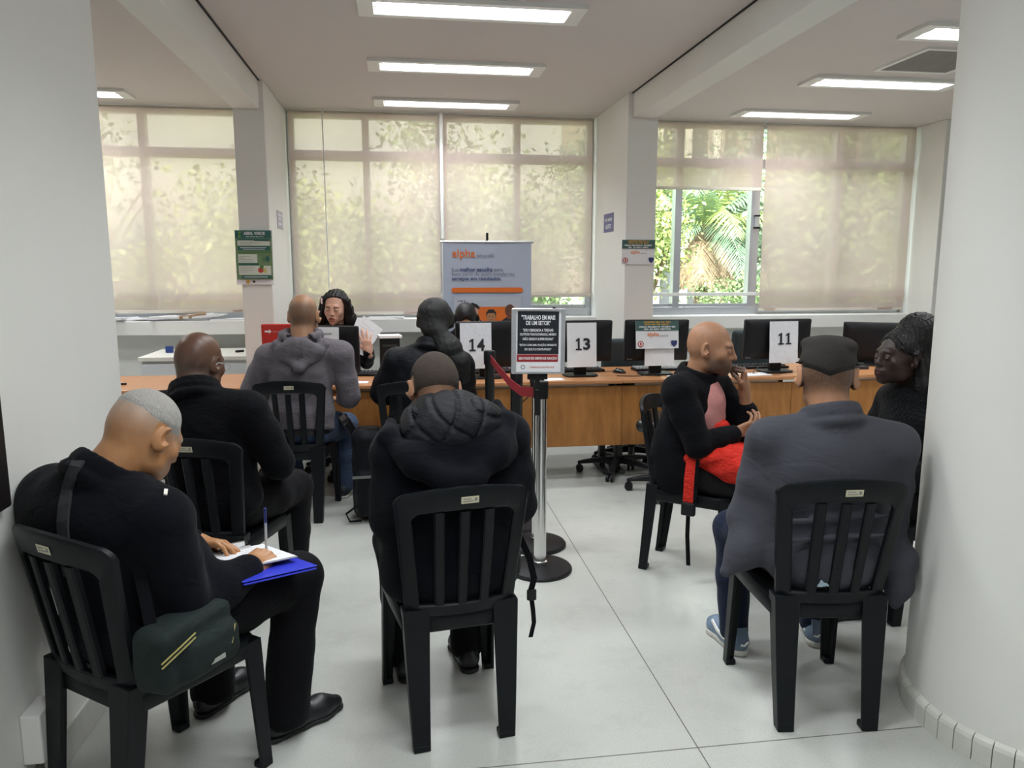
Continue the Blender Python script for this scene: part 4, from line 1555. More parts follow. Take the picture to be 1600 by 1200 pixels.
# white cabinet behind the left desk
t = tag(empty('cabinet', (-1.66, 6.56, 0)), 'low white cabinet below the left window, beside the pillar', 'cabinet')
B().box(-0.40, 0.42, -0.26, 0.34, 0.02, 0.80).build('body', mat('cabinet_white', (0.66, 0.68, 0.69), 0.5), t, bevel=0.004)
B().box(-0.42, 0.43, -0.285, 0.35, 0.803, 0.838).build('top', mat('cabinet_top', (0.72, 0.71, 0.66), 0.45), t, bevel=0.004)
for s in (-1, 1):
    d = B().box(s * 0.205 - 0.195, s * 0.205 + 0.195, -0.276, -0.262, 0.06, 0.78).build('door', mat('cabinet_white', (0, 0, 0)), t, bevel=0.003)
    B().box(s * 0.04 - 0.006, s * 0.04 + 0.006, -0.292, -0.277, 0.45, 0.57).build('handle', M_ALU, d, bevel=0.002)
o = box('blue_box', -0.028, 0.028, -0.02, 0.02, 0, 0.055, mat('blue_plastic', (0.02, 0.05, 0.22), 0.4), bevel=0.003); o.location = (-1.93, 6.60, 0.839)
tag(o, 'small blue box standing on the white cabinet', 'box')
o = box('stapler', -0.035, 0.035, -0.012, 0.012, 0, 0.018, M_BLACK, bevel=0.004); o.location = (-1.36, 6.55, 0.839); o.rotation_euler = (0, 0, R(35))
tag(o, 'small black stapler on the white cabinet top', 'stapler')
o = box('pen_black', -0.05, 0.05, -0.007, 0.007, 0, 0.012, M_BLACK, bevel=0.003); o.location = (-1.93, 5.42, DZ + .001); o.name = 'marker_pen'
tag(o, 'black marker lying on the far left desk', 'marker')

# ------------------------------------------------------------------ banner by the window
t = tag(empty('roll_up_banner', (0.735, 6.60, 0), R(-1)), 'tall grey-blue roll-up banner with orange alpha lettering before the blinds', 'banner')
BM = Matrix(((1, 0, 0, 0), (0, 0, -1, 0), (0, 1, 0, 0), (0, 0, 0, 1)))
t2 = t
V = []; Fq = []
for j in range(25):
    for i in range(13):
        V.append((-0.385 + 0.77 * i / 12 - 0.012 * (1 - j / 24) * 0, 0.004 * math.sin(i * 0.7 + 1) * (1 - abs(j / 12 - 1)) + 0.006 * (1 - (abs(i / 6 - 1)) ** 2), 0.08 + 1.675 * j / 24))
for j in range(24):
    for i in range(12):
        a = j * 13 + i; Fq.append((a, a + 1, a + 14, a + 13))
k = len(V); V += [(x, y + 0.0012, z) for x, y, z in V]; Fq += [tuple(reversed([q + k for q in f])) for f in Fq]
cl = npmesh('print_sheet', V, Fq, mat('banner_cloth', (0.42, 0.48, 0.60), 0.6, var=0.05, vscale=4), t)
B().cyl((-0.405, 0.004, 1.757), (0.405, 0.004, 1.757), 0.011, n=12).build('top_rail', M_ALU, t, True)
B().box(-0.42, 0.42, -0.06, 0.09, 0.0, 0.085).build('base', M_ALU, t, bevel=0.01)
B().cyl((0.0, 0.03, 0.08), (0.0, 0.03, 1.80), 0.009, n=10).build('pole', M_BLACK, t, True)
B().box(-0.010, 0.010, 0.0, 0.022, 1.775, 1.835).build('pole_hook', M_BLACK, t, bevel=0.002)
art = empty('artwork', (0, 0, 0)); art.parent = t
art.rotation_euler = (R(90), 0, 0); art.location = (0, -0.005, 0)
F_ = lambda nm, poly, m, z=0.001: flat(nm, poly, m, art, z)
M_BLUEINK = mat('banner_navy', (0.03, 0.045, 0.16), 0.6)
M_BLUEGREY = mat('banner_grey_text', (0.13, 0.14, 0.19), 0.6)
M_ALPHA = mat('banner_orange', (0.72, 0.16, 0.02), 0.55)
text('wordmark', 'alpha', M_ALPHA, art, -0.305, 1.605, w=0.20, z=0.001, bold=0.012)
text('wordmark', 'secure\u00ae', M_BLUEGREY, art, -0.09, 1.628, w=0.145, z=0.001)
text('slogan', 'Sua', M_BLUEGREY, art, -0.31, 1.505, h=0.031, z=0.001)
text('slogan', 'melhor escolha', M_BLUEINK, art, -0.24, 1.505, w=0.285, h=0.034, z=0.001, bold=0.022)
text('slogan', 'para', M_BLUEGREY, art, 0.06, 1.497, w=0.075, z=0.001)
text('slogan', 'fazer parte de quem transforma', M_BLUEGREY, art, -0.31, 1.462, w=0.545, h=0.036, z=0.001)
text('slogan', 'serviços em resultados.', M_BLUEINK, art, -0.31, 1.423, w=0.43, h=0.036, z=0.001, bold=0.022)
F_('orange_bar', rrect(0.625, 0.042, 0.0205, 6, -0.002, 1.345), M_ALPHA)
F_('card_outline', rrect(0.60, 0.42, 0.02, 4, -0.002, 1.085), mat('banner_line', (0.30, 0.34, 0.46), 0.6), 0.0010)
F_('card', rrect(0.594, 0.414, 0.018, 4, -0.002, 1.085), mat('banner_card', (0.46, 0.50, 0.585), 0.6), 0.0014)
F_('orange_panel', rrect(0.50, 0.33, 0.012, 3, -0.01, 1.035), M_ALPHA, 0.0018)
small_print('print', M_INK, art, -0.222, 1.246, 0.075, 0.011, 0.0022, 6)
SK1 = mat('banner_skin_light', (0.55, 0.30, 0.22), 0.6); SK2 = mat('banner_skin_tan', (0.42, 0.20, 0.09), 0.6); SK3 = mat('banner_skin_dark', (0.13, 0.055, 0.035), 0.6)
for cx, cy, r, sk, hat in ((-0.125, 1.165, 0.044, SK1, 'cap'), (0.03, 1.115, 0.040, SK2, 'bun'), (0.195, 1.165, 0.044, SK3, None)):
    F_('shoulders', [(cx - 0.10, cy - 0.17), (cx + 0.10, cy - 0.17), (cx + 0.085, cy - 0.095), (cx + 0.03, cy - 0.058), (cx - 0.03, cy - 0.058), (cx - 0.085, cy - 0.095)], M_BLUEINK if hat else M_INK, 0.0024)
    F_('neck', rect(cx - 0.02, cx + 0.02, cy - 0.075, cy - 0.03), sk, 0.0028)
    F_('face', circ(cx, cy, r, 24, r * 1.25), sk, 0.0032)
    if hat == 'cap':
        F_('cap', [(cx - 0.050, cy + 0.012), (cx - 0.046, cy + 0.05), (cx - 0.01, cy + 0.072), (cx + 0.035, cy + 0.055), (cx + 0.056, cy + 0.03), (cx + 0.05, cy + 0.012), (cx + 0.01, cy + 0.03)], M_INK, 0.0036)
    elif hat == 'bun':
        F_('hair', [(cx - 0.042, cy - 0.01), (cx - 0.044, cy + 0.035), (cx - 0.02, cy + 0.062), (cx + 0.022, cy + 0.062), (cx + 0.044, cy + 0.035), (cx + 0.042, cy - 0.01), (cx + 0.03, cy + 0.03), (cx - 0.03, cy + 0.03)], M_INK, 0.0036)
    for s in (-1, 1):
        F_('eye', circ(cx + s * 0.016, cy - 0.002, 0.0055, 10, 0.003), M_INK, 0.0038)
    F_('mouth', circ(cx, cy - 0.028, 0.012, 12, 0.0032), mat('banner_mouth', (0.35, 0.08, 0.07), 0.6), 0.0038)
F_('lime_dot', circ(-0.092, 1.075, 0.024, 20), mat('banner_lime', (0.42, 0.48, 0.08), 0.6), 0.0042)

# ------------------------------------------------------------------ posters and signs on the pillars
# green poster on the left pillar
t = tag(empty('poster', (-1.105, 6.034, 1.82), 0, (R(90), 0, 0)), 'green health campaign poster taped on the left pillar', 'poster')
W_, H_ = 0.272, 0.408
n = 10; V = []; Fq = []
for j in range(13):
    for i in range(n + 1):
        V.append((-W_ / 2 + W_ * i / n - 0.004 * (j / 12), -H_ * j / 12, 0.001 + 0.012 * (max(0, -0.2 + abs(i / 5 - 1)) ** 2) * (j / 12)))
for j in range(12):
    for i in range(n):
        a = j * (n + 1) + i; Fq.append((a, a + n + 1, a + n + 2, a + 1))
k = len(V); V += [(x, y, z - 0.001) for x, y, z in V]; Fq += [tuple(reversed([q + k for q in f])) for f in Fq]
npmesh('paper', V, Fq, M_PAPER, t)
G1 = mat('poster_dark_green', (0.03, 0.13, 0.11), 0.5); G2 = mat('poster_green', (0.10, 0.20, 0.07), 0.5); G3 = mat('poster_pale', (0.62, 0.66, 0.58), 0.5)
P_ = lambda nm, poly, m, z=0.0115: flat(nm, poly, m, t, z)
P_('green_ground', rect(-.134, .130, -.368, -.002), mat('poster_ground', (0.16, 0.25, 0.13), 0.5, var=0.5, vscale=9))
P_('header', rect(-.134, .130, -.062, -.002), G1, .012)
text('title', 'ABRIL VERDE', M_PAPER, t, -.07, -.036, w=.155, h=.022, z=.0126, bold=.025)
small_print('subtitle', M_PAPER, t, .01, -.052, .13, .005, .0126, 7)
P_('ribbon', [(-.108, -.012), (-.100, -.012), (-.092, -.055), (-.100, -.055)], mat('lime_green', (0.20, 0.40, 0.06), .5), .0126)
P_('ribbon', [(-.096, -.012), (-.088, -.012), (-.104, -.055), (-.112, -.055)], mat('lime_green', (0, 0, 0)), .0126)
for (x0, x1, y0, y1, m_) in ((-.118, .118, -.116, -.078, G3), (-.116, -.005, -.078, -.066, G1), (.0, .118, -.082, -.066, G1), (-.118, .118, -.152, -.120, G1), (-.118, .118, -.172, -.158, G2),
                             (-.118, .020, -.245, -.180, G3), (-.118, .03, -.262, -.248, G1), (-.118, .118, -.335, -.266, G3), (-.10, .12, -.362, -.340, G1)):
    P_('panel', rect(x0, x1, y0, y1), m_, .0125)
for y0, x0, x1 in ((-.088, -.10, .0), (-.097, -.10, .05), (-.106, -.10, -.02), (-.195, -.11, -.03), (-.207, -.11, -.07), (-.219, -.11, -.02), (-.231, -.11, -.01), (-.276, -.11, .0), (-.288, -.11, -.02), (-.300, -.11, -.01), (-.312, -.11, -.04)):
    P_('print', rect(x0, x1, y0 - .0022, y0), M_GREYINK, .0131)
for y0, x0, x1 in ((-.129, -.10, .09), (-.141, -.08, .08), (-.349, -.08, .09)):
    P_('print', rect(x0, x1, y0 - .004, y0), M_PAPER, .0131)
P_('apple', circ(.042, -.300, .020), M_REDINK, .0133)
P_('jug', rect(.062, .085, -.318, -.285), mat('poster_yellow', (.55, .50, .15), .5), .0133)
P_('leaves', circ(.05, -.276, .016, 8), G2, .0135)
P_('figure', circ(.095, -.215, .016, 10, .022), G1, .0133)
P_('figure', circ(.068, -.222, .012, 10, .017), G2, .0133)
P_('emblem', circ(-.055, -.388, .014), M_GOLD, .0133)
P_('emblem', circ(-.012, -.386, .011, 14, .009), M_INK, .0133)


def small_sign(name, x, y0, y1, z0, z1, face, label, m, lines, m2):
    t = tag(empty(name, (x, (y0 + y1) / 2, (z0 + z1) / 2)), label, 'sign')
    t.rotation_euler = (R(90), 0, R(90 if face > 0 else -90))
    w, h = abs(y1 - y0), abs(z1 - z0)
    B().box(-w / 2, w / 2, -h / 2, h / 2, 0.001, 0.004).build('plate', m, t, bevel=0.001)
    for s, fy, fw, fh in lines:
        if not s: small_print('lettering', m2, t, 0, h * fy, w * fw, h * fh, 0.0048, int(fy * 100) + 50)
        else: text('lettering', s, m2, t, 0, h * fy, w=w * fw, h=h * fh, z=0.0048, align='C', bold=0.02)


small_sign('pillar_sign', -0.985, 6.40, 6.68, 1.855, 1.995, 1, 'small pale violet notice on the side of the left pillar', mat('sign_violet_pale', (0.42, 0.40, 0.50), .5),
           [('', .22, .8, .13), ('', .0, .5, .13), ('', -.30, .8, .13)], M_PAPER)
small_sign('pillar_sign', 1.80, 6.40, 6.71, 1.845, 2.005, -1, 'small violet-blue notice with white lettering on the side of the middle pillar', mat('sign_violet', (0.12, 0.115, 0.27), .5),
           [('NÃO MEXER', .08, .76, .2), ('ALERTO', -.32, .6, .24)], M_PAPER)
t = sheet('paper_sign', 1.909, 6.034, 1.762, 0.278, 0.197, 0, 'landscape alpha notice taped on the front of the middle pillar', group=None, lean=0)
alpha_sheet(t, 0.278, 0.197)

# ------------------------------------------------------------------ stanchions, belt and framed notice


def stanchion(x, y, m, label, h=0.93, r=0.0315, dome=True):
    t = tag(empty('stanchion', (x, y, 0)), label, 'stanchion', 'queue stanchions')
    B().lathe([(0.0, 0.0), (0.165, 0.0), (0.166, 0.012), (0.160, 0.02), (0.10, 0.032), (0.045, 0.036), (0.0, 0.036)], n=48).build('base', M_BLACK, t, True, angle=30)
    B().lathe([(0.0, 0.03), (r, 0.03), (r, h), (0.0, h)], n=28).build('post', m, t, True, angle=50)
    B().lathe([(0.0, 0.03), (r + 0.008, 0.03), (r + 0.008, 0.05), (r, 0.055), (0.0, 0.055)], n=28).build('collar', M_CHROME if m is M_CHROME else M_BLACK, t, True, angle=40)
    b = B().lathe([(0.0, h - 0.03), (0.037, h - 0.03), (0.038, h + 0.045), (0.034, h + 0.055), (0.0, h + 0.056)], n=24)
    b.build('belt_head', M_BLACK, t, True, angle=40)
    return t


s1 = stanchion(0.672, 3.655, M_CHROME, 'nearest chrome stanchion with round black base, carrying the framed notice', 0.93)
s2 = stanchion(0.715, 4.00, M_CHROME, 'second chrome stanchion just behind the one with the framed notice', 0.90, 0.028)
s3 = stanchion(0.655, 4.36, mat('black_post', (0.012, 0.012, 0.013), 0.35), 'black stanchion post behind the chrome ones, left of them', 0.90, 0.036)
s4 = stanchion(0.53, 4.66, mat('black_post', (0, 0, 0)), 'black stanchion farther left at the end of the red belt', 0.975, 0.030)
o = B().strap([(0.53, 4.62, 0.985), (0.555, 4.4, 0.945), (0.585, 4.1, 0.905), (0.61, 3.9, 0.895), (0.640, 3.69, 0.925)], 0.050, 0.002, (0, 0, 1)).build('belt', mat('red_belt', (0.36, 0.022, 0.035), 0.6), None)
tag(o, 'red queue belt slung from the black stanchion to the framed notice', 'belt')
# hanging clips on the first post
t = tag(empty('belt_clip', (0.648, 3.618, 0.88)), 'black belt clip hanging at the front of the nearest chrome stanchion', 'clip')
B().box(-0.012, 0.012, -0.006, 0.006, -0.06, 0.07).build('body', M_BLACK, t, bevel=0.003)
t = tag(empty('framed_notice', (0.648, 3.60, 1.19), 0, (R(88), R(0.8), R(-2))), 'black poster with white lettering in a silver frame on the stanchion', 'framed notice')
W_, H_ = 0.262, 0.318
b = B()
o_ = rrect(W_, H_, 0.006, 2); i_ = rrect(W_ - 0.042, H_ - 0.020, 0.003, 2)
b.loft([[(x, y, -0.012) for x, y in o_], [(x, y, 0.004) for x, y in o_], [(x * .985, y * .985, 0.008) for x, y in o_], [(x, y, 0.008) for x, y in i_], [(x, y, 0.002) for x, y in i_]], caps=False)
b.add([(x, y, -0.012) for x, y in o_], [tuple(range(len(o_) - 1, -1, -1))])
b.build('frame', M_ALU, t)
B().box(-W_ / 2 + .018, W_ / 2 - .018, -H_ / 2 + .006, H_ / 2 - .006, -0.004, 0.003).build('poster', M_PAPER, t)
P_ = lambda nm, poly, m, z=0.0036: flat(nm, poly, m, t, z)
P_('black_ground', rect(-.103, .099, -.062, .145), mat('notice_black', (0.012, 0.015, 0.022), .4))
P_('red_band', rect(-.105, .097, -.100, -.064), mat('notice_red', (0.30, 0.018, 0.025), .5))
for s, y, w, h, bo in (('"TRABALHO EM MAIS', .104, .165, .023, .03), ('DE UM SETOR"', .078, .120, .022, .03), ('"SOU OBRIGADA A TREINAR', .047, .150, .014, .02), ('OUTROS FUNCIONÁRIOS, MESMO', .026, .178, .0165, .02),
                       ('NÃO SENDO SUPERVISORA"', .005, .150, .0155, .02), ('"ESTOU COM UMA FUNÇÃO DIFERENTE', -.025, .182, .014, .02), ('DO QUE FUI CONTRATADO"', -.046, .130, .013, .02), ('ISSO PODE SER DESVIO DE FUNÇÃO!', -.0915, .186, .017, .03)):
    text('lettering', s, M_PAPER, t, -.002, y, w=w, h=h, align='C', bold=bo, z=.0044)
text('lettering', 'O SINDICATO LUTA POR VOCÊ', M_REDINK, t, .018, -.130, w=.120, h=.010, align='C', bold=.02, z=.0044)
flat('emblem', circ(-.075, -.125, .011), M_GREYINK, t, .0040); flat('emblem', circ(-.075, -.125, .007), M_PAPER, t, .0044)
B().cyl((.075, H_ / 2, -.004), (.075, H_ / 2 + .007, -.004), .008, n=10).build('clip', M_BLACK, t)
b = B().box(-0.012, 0.012, -H_ / 2 - 0.07, -H_ / 2 + 0.02, -0.018, -0.010).box(-0.05, 0.05, -H_ / 2 - 0.03, -H_ / 2 + 0.01, -0.022, -0.012)
b.build('bracket', M_BLACK, t, bevel=0.003)

# ------------------------------------------------------------------ office chairs


def office_chair(x, y, rz, label, seat_z=0.48, back=True, backm=None, seatm=None, zrot=0):
    t = tag(empty('office_chair', (x, y, 0), R(rz)), label, 'office chair', 'swivel chairs around the desks')
    for k in range(5):
        a = 2 * math.pi * k / 5 + zrot
        d = Vector((math.cos(a), math.sin(a), 0)); n = Vector((-d.y, d.x, 0))
        rows = []
        for f, w, z0, z1 in ((0.03, 0.032, 0.075, 0.125), (0.15, 0.026, 0.075, 0.115), (0.27, 0.022, 0.066, 0.094), (0.31, 0.014, 0.062, 0.082)):
            p = d * f
            rows.append([p + n * w + Vector((0, 0, z0)), p - n * w + Vector((0, 0, z0)), p - n * w * .7 + Vector((0, 0, z1)), p + n * w * .7 + Vector((0, 0, z1))])
        ar = B().loft(rows).build('base_arm', M_BLACK, t, bevel=0.006)
        c = d * 0.295
        b = B()
        for s in (-1, 1):
            b.cyl(c + n * (s * 0.008) + Vector((0, 0, 0.028)), c + n * (s * 0.026) + Vector((0, 0, 0.028)), 0.028, n=16)
        b.cyl(c + Vector((0, 0, 0.03)), c + Vector((0, 0, 0.07)), 0.008, n=8)
        b.build('caster', M_BLACK, ar, True)
    B().cyl((0, 0, 0.08), (0, 0, 0.24), 0.028).cyl((0, 0, 0.24), (0, 0, seat_z - 0.05), 0.016).build('gas_column', M_DARK, t, True, angle=40)
    F = Field((-.3, -.3, seat_z - .12), (.3, .3, seat_z + .1), 0.013)
    F.rbox((0, 0, seat_z), (0.225, 0.22, 0.045), 0.045, k=0)
    V, Q = F.mesh(); npmesh('seat', V, Q, seatm or M_DARK, t)
    if back:
        F = Field((-.3, -.34, seat_z + .02), (.3, -.1, seat_z + .56), 0.013)
        F.rbox((0, -0.225, seat_z + .30), (0.205, 0.035, 0.20), 0.034, (-8, 0, 0), 0)
        V, Q = F.mesh(); npmesh('backrest', V, Q, backm or M_DARK, t)
        B().box(-0.03, 0.03, -0.235, -0.20, seat_z - 0.04, seat_z + 0.18).build('back_bar', M_BLACK, t, bevel=0.006)
    return t


M_TEALCH = mat('teal_grey_fabric', (0.030, 0.045, 0.050), 0.8)
office_chair(1.80, 5.74, 180, 'dark teal swivel chair behind the desk between sign 13 and the alpha notice', 0.47, True, M_TEALCH, M_TEALCH)
office_chair(1.60, 5.42, 0, 'black five-star swivel chair base under the desk, left of the bearded man', 0.43, False, zrot=0.45)
office_chair(1.82, 4.86, 150, 'black swivel chair with round seat edge standing behind the bearded man', 0.49, False, zrot=0.2, seatm=mat('black_vinyl', (0.016, 0.018, 0.018), 0.3))
office_chair(-0.44, 5.72, 180, 'black swivel chair whose caster shows under the desk below the clerk', 0.40, False, zrot=1.25)
office_chair(0.52, 6.25, 180, 'black swivel chair of the clerk hidden behind sign 14', 0.45, True, zrot=0.3)
office_chair(2.95, 5.85, 175, 'teal-grey swivel chair behind the monitor with sign 11', 0.52, True, M_TEALCH, M_TEALCH)

# ------------------------------------------------------------------ people
BLACKCLOTH = cloth('black_fleece', (0.0030, 0.0034, 0.0060), 0.95, 0.5, sheen=0.12)
BLACKCOTTON = cloth('black_cotton', (0.0028, 0.0030, 0.0048), 0.85, 0.6, sheen=0.1)
BLACKNYLON = cloth('black_nylon', (0.0055, 0.0062, 0.0090), 0.5, 0.8, weave=600, sheen=0.05, fdist=0.008)
BLACKTROUSER = cloth('black_trouser', (0.0035, 0.0035, 0.005), 0.8, 0.45, sheen=0.08)
JEANS = cloth('blue_denim', (0.055, 0.085, 0.15), 0.85, 0.6, weave=500, var=0.45)
JEANSDARK = cloth('dark_denim', (0.012, 0.018, 0.04), 0.85, 0.6, weave=500, var=0.4)
HOODIE = cloth('grey_hoodie', (0.135, 0.122, 0.138), 0.95, 0.7, sheen=0.25, var=0.22)
BLAZER = cloth('grey_blazer', (0.055, 0.057, 0.070), 0.8, 0.45, weave=700, sheen=0.15, fscale=9)
SHOEBLACK = mat('black_leather', (0.010, 0.010, 0.013), 0.4, bump=0.3, bscale=40, bdist=0.003)
SOLEBLACK = mat('black_sole', (0.008, 0.008, 0.009), 0.6)
SOLEWHITE = mat('white_sole', (0.60, 0.59, 0.55), 0.6)
HAIRBLACK = hairmat('black_hair', (0.0075, 0.0065, 0.007), 0.45)
HAIRBUZZ = hairmat('buzzed_hair', (0.050, 0.036, 0.028), 0.85, 330, (1, 1, 1), 0.9, 0.85)
HAIRGREY = hairmat('short_grey_hair', (0.40, 0.385, 0.36), 0.75, 260, (1, 1, 0.3), 1.0, 0.45)
SKIN_A = skin('skin_a', (0.42, 0.20, 0.085), (0.34, 0.31, 0.28), rough=0.42)
SKIN_B = skin('skin_b', (0.125, 0.060, 0.038), (0.09, 0.08, 0.075), rough=0.36)
SKIN_C = skin('skin_c', (0.37, 0.19, 0.10), (0.05, 0.042, 0.038))
SKIN_D = skin('skin_d', (0.68, 0.39, 0.29), (0.012, 0.01, 0.01), (0.40, 0.14, 0.12))
SKIN_H = skin('skin_h', (0.42, 0.215, 0.125), (0.045, 0.038, 0.034), (0.20, 0.075, 0.06))
SKIN_G = skin('skin_g', (0.34, 0.17, 0.095), (0.022, 0.017, 0.014))
SKIN_I = skin('skin_i', (0.44, 0.22, 0.125), (0.018, 0.014, 0.012))
SKIN_J = skin('skin_j', (0.036, 0.018, 0.014), (0.006, 0.005, 0.005), (0.045, 0.018, 0.017), rough=0.4)


def sm(x, a, b):
    t = np.clip((x - a) / (b - a), 0, 1)
    return t * t * (3 - 2 * t)


# ---- A: grey-haired man writing, front left
mA = lambda x, y, z: 0.62 * sm(z + 0.10 * y, -0.03, 0.05) * (1 - sm(y, 0.05, 0.085)) + 0.15 * sm(-y, 0.02, 0.06) * sm(z, -.06, 0.0)
A = Person((-0.752, 2.195), -37, 'grey-haired man in a black fleece writing on a blue folder at front left',
           dict(head=(-0.018, 0.048, 1.070), turn=(0, 33, 0), neck=(-0.035, -0.070, 0.970), pelvis=(0.0, -0.06, 0.56), sl=(-0.245, -0.095, 0.900), sr=(0.165, -0.060, 0.885),
                el=(-0.30, 0.07, 0.66), er=(0.205, -0.020, 0.600), wl=(-0.14, 0.28, 0.655), wr=(0.168, 0.232, 0.642), kl=(-0.17, 0.37, 0.50), kr=(0.135, 0.46, 0.525), al=(-0.20, 0.36, 0.085), ar=(0.135, 0.375, 0.085),
                hr=dict(f=(-0.25, 1, 0.12), n=(0.45, 0.1, 0.9), curl=(0.62, 0.78, 0.85, 0.9), thumb=(0.6, 0.75)), hl=dict(f=(0.9, 0.5, -0.1), n=(-.2, .3, 1), curl=(0.3, 0.3, 0.3, 0.3))),
           SKIN_A, dict(fat=0.004, neckfat=0.010, nose=1.15), hair_mask=mA, hs=1.06, near=True)
A.hair('hair', HAIRGREY, 0.0035, lambda x, y, z: np.maximum(np.maximum(0.012 - z - 0.30 * y, y - 0.076 - 0.20 * (z - 0.08)), 0.012 - z), noise=0.0006, taper=0.035)


def exA(F, T):
    F.ell((-0.075, -0.125, 0.81), (0.215, 0.105, 0.15), (14, 0, 0), 0.08)
    F.ell((0.0, 0.05, 0.66), (0.17, 0.13, 0.14), (0, 0, 0), 0.08)


AJ = A.jacket(BLACKCLOTH, 1.12, 1.12, collar=0.030, extra=exA, wr=0.004, seed=1, neck_r=0.092, belly=0.03)
A.trousers(BLACKTROUSER, 1.12, flare=1.18)
A.shoes(SHOEBLACK, SOLEBLACK, (8, -14), 0.295)
# white cord at the collar, strap over the left shoulder
A.lay('white_cord', AJ, ((262, 738), (261, 746), (260, 756), (259, 766), (258, 774)), 0.009, 0.004, mat('white_cord', (0.72, 0.70, 0.64), 0.6))
A.lay('shoulder_strap', AJ, ((124, 722), (118, 730), (112, 745), (106, 765), (102, 790), (100, 815), (101, 840), (104, 870), (110, 900)), 0.034, 0.008, mat('strap_charcoal', (0.022, 0.024, 0.028), 0.8))

# ---- B: bald man in black behind
mB = lambda x, y, z: 0.35 * sm(-z + 0.2 * y, -0.02, 0.03) * sm(z, -0.07, -0.03) * (1 - sm(y, 0.0, 0.05)) + 0.3 * sm(-y, 0.0, 0.05) * (1 - sm(z, .0, .06)) * sm(z, -.07, -.02)
Bp = Person((-0.79, 3.29), -15, 'bald man in a black jacket sitting just ahead of the grey-haired man',
            dict(head=(-0.078, 0.035, 1.145), turn=(-12, 12, 2), neck=(-0.06, -0.055, 1.015), pelvis=(0.0, -0.06, 0.56), sl=(-0.245, -0.05, 0.945), sr=(0.165, -0.05, 0.955),
                 el=(-0.31, 0.02, 0.70), er=(0.265, 0.0, 0.725), wl=(-0.12, 0.25, 0.63), wr=(0.12, 0.25, 0.63), kl=(-0.13, 0.38, 0.51), kr=(0.17, 0.38, 0.51), al=(-0.12, 0.38, 0.085), ar=(0.14, 0.38, 0.085),
                 hr=dict(f=(-0.6, 0.8, -0.1)), hl=dict(f=(0.6, 0.8, -0.1))),
            SKIN_B, dict(fat=0.004, neckfat=0.008), hair_mask=mB, hs=1.07)
Bp.jacket(BLACKCOTTON, 1.12, 1.15, collar=0.045, wr=0.005, seed=2, neck_r=0.090)
Bp.trousers(BLACKTROUSER, 1.1)
Bp.shoes(SHOEBLACK, SOLEBLACK)


def glasses(P, m):
    b = B()
    for sx in (-1, 1):
        ring = [P.hp((sx * 0.033 + 0.024 * math.cos(a), 0.105, -0.002 + 0.019 * math.sin(a))) for a in [2 * math.pi * k / 18 for k in range(19)]]
        b.tube(ring, 0.0016, 6)
        b.tube([P.hp((sx * 0.057, 0.104, 0.004)), P.hp((sx * 0.078, 0.06, 0.006)), P.hp((sx * 0.086, 0.0, 0.006)), P.hp((sx * 0.086, -0.015, -0.004))], 0.0018, 6)
    b.tube([P.hp((-0.010, 0.108, 0.002)), P.hp((0.010, 0.108, 0.002))], 0.0016, 6)
    return P.bpart('glasses', b, m)


glasses(Bp, M_ALU)

# ---- C: man in the grey hoodie at the desk
mC = lambda x, y, z: 0.62 * sm(-z - 0.15 * y, -0.075, -0.03) * sm(z, -0.085, -0.045) * (1 - sm(y, 0.03, 0.07)) + 0.10
C_ = Person((-0.665, 4.79), -4, 'balding man in a grey hoodie and jeans sitting at the desk',
            dict(head=(0.055, 0.045, 1.245), turn=(-6, 6, 0), neck=(0.05, -0.03, 1.105), pelvis=(0.03, -0.07, 0.56), sl=(-0.155, -0.04, 0.995), sr=(0.275, -0.04, 1.015),
                 el=(-0.275, 0.0, 0.800), er=(0.325, 0.0, 0.735), wl=(-0.10, 0.235, 0.68), wr=(0.24, 0.245, 0.68), kl=(-0.17, 0.33, 0.50), kr=(0.25, 0.33, 0.50), al=(-0.05, 0.14, 0.10), ar=(0.22, 0.33, 0.085),
                 hr=dict(f=(-0.8, 0.6, 0)), hl=dict(f=(0.8, 0.6, 0))),
            SKIN_C, dict(fat=0.003, neckfat=0.008), hair_mask=mC, hs=1.10)


def exC(F, T):
    F.ell((0.03, -0.07, 0.66), (0.205, 0.14, 0.11), (0, 0, 0), 0.05)
    F.put(lambda X, Y, Z: 0.578 - Z - 0.25 * (Y + 0.2) + 0 * X, (-.3, -.4, .3), (.35, .08, .9), 0.015, 'i')


C_.jacket(HOODIE, 1.08, 1.12, collar=0.0, extra=exC, wr=0.006, seed=4, name='hoodie')


def hood_field(P, c, r, rot, step=0.008, hole=None):
    F = Field(V3(*c) - 0.3, V3(*c) + 0.3, step)
    F.ell(c, r, rot, 0.0)
    return F


F = Field((-0.20, -0.27, 0.88), (0.30, 0.10, 1.24), 0.007)
nk = V3(0.05, -0.03, 1.115)
for k in range(14):       # rolled rim of the hood round the neck, falling behind to a point
    a = 2 * math.pi * k / 14; a2 = 2 * math.pi * (k + 1) / 14
    pt = lambda a: nk + V3(0.108 * math.cos(a), 0.09 * math.sin(a) - 0.01, 0.02 - 0.035 * (1 - math.sin(a)) * 0.5 + 0.015)
    F.cone(pt(a), pt(a2), 0.026, 0.026, 0.02)
F.ell((0.055, -0.140, 1.035), (0.145, 0.050, 0.085), (20, 0, 0), 0.03)
F.cone((-0.085, -0.10, 1.075), (0.06, -0.185, 0.945), 0.036, 0.024, 0.03).cone((0.195, -0.10, 1.080), (0.06, -0.185, 0.945), 0.036, 0.024, 0.03)
F.ell((0.05, -0.115, 1.115), (0.085, 0.03, 0.055), (30, 0, 0), 0.02, 's')
F.wrinkle(0.004, 16, 8)
C_.part('hood', F, HOODIE)
C_.trousers(JEANS, 1.05)
b = B().lathe([(1.0, -0.018), (1.03, -0.018), (1.03, 0.018), (1.0, 0.018)], n=40)
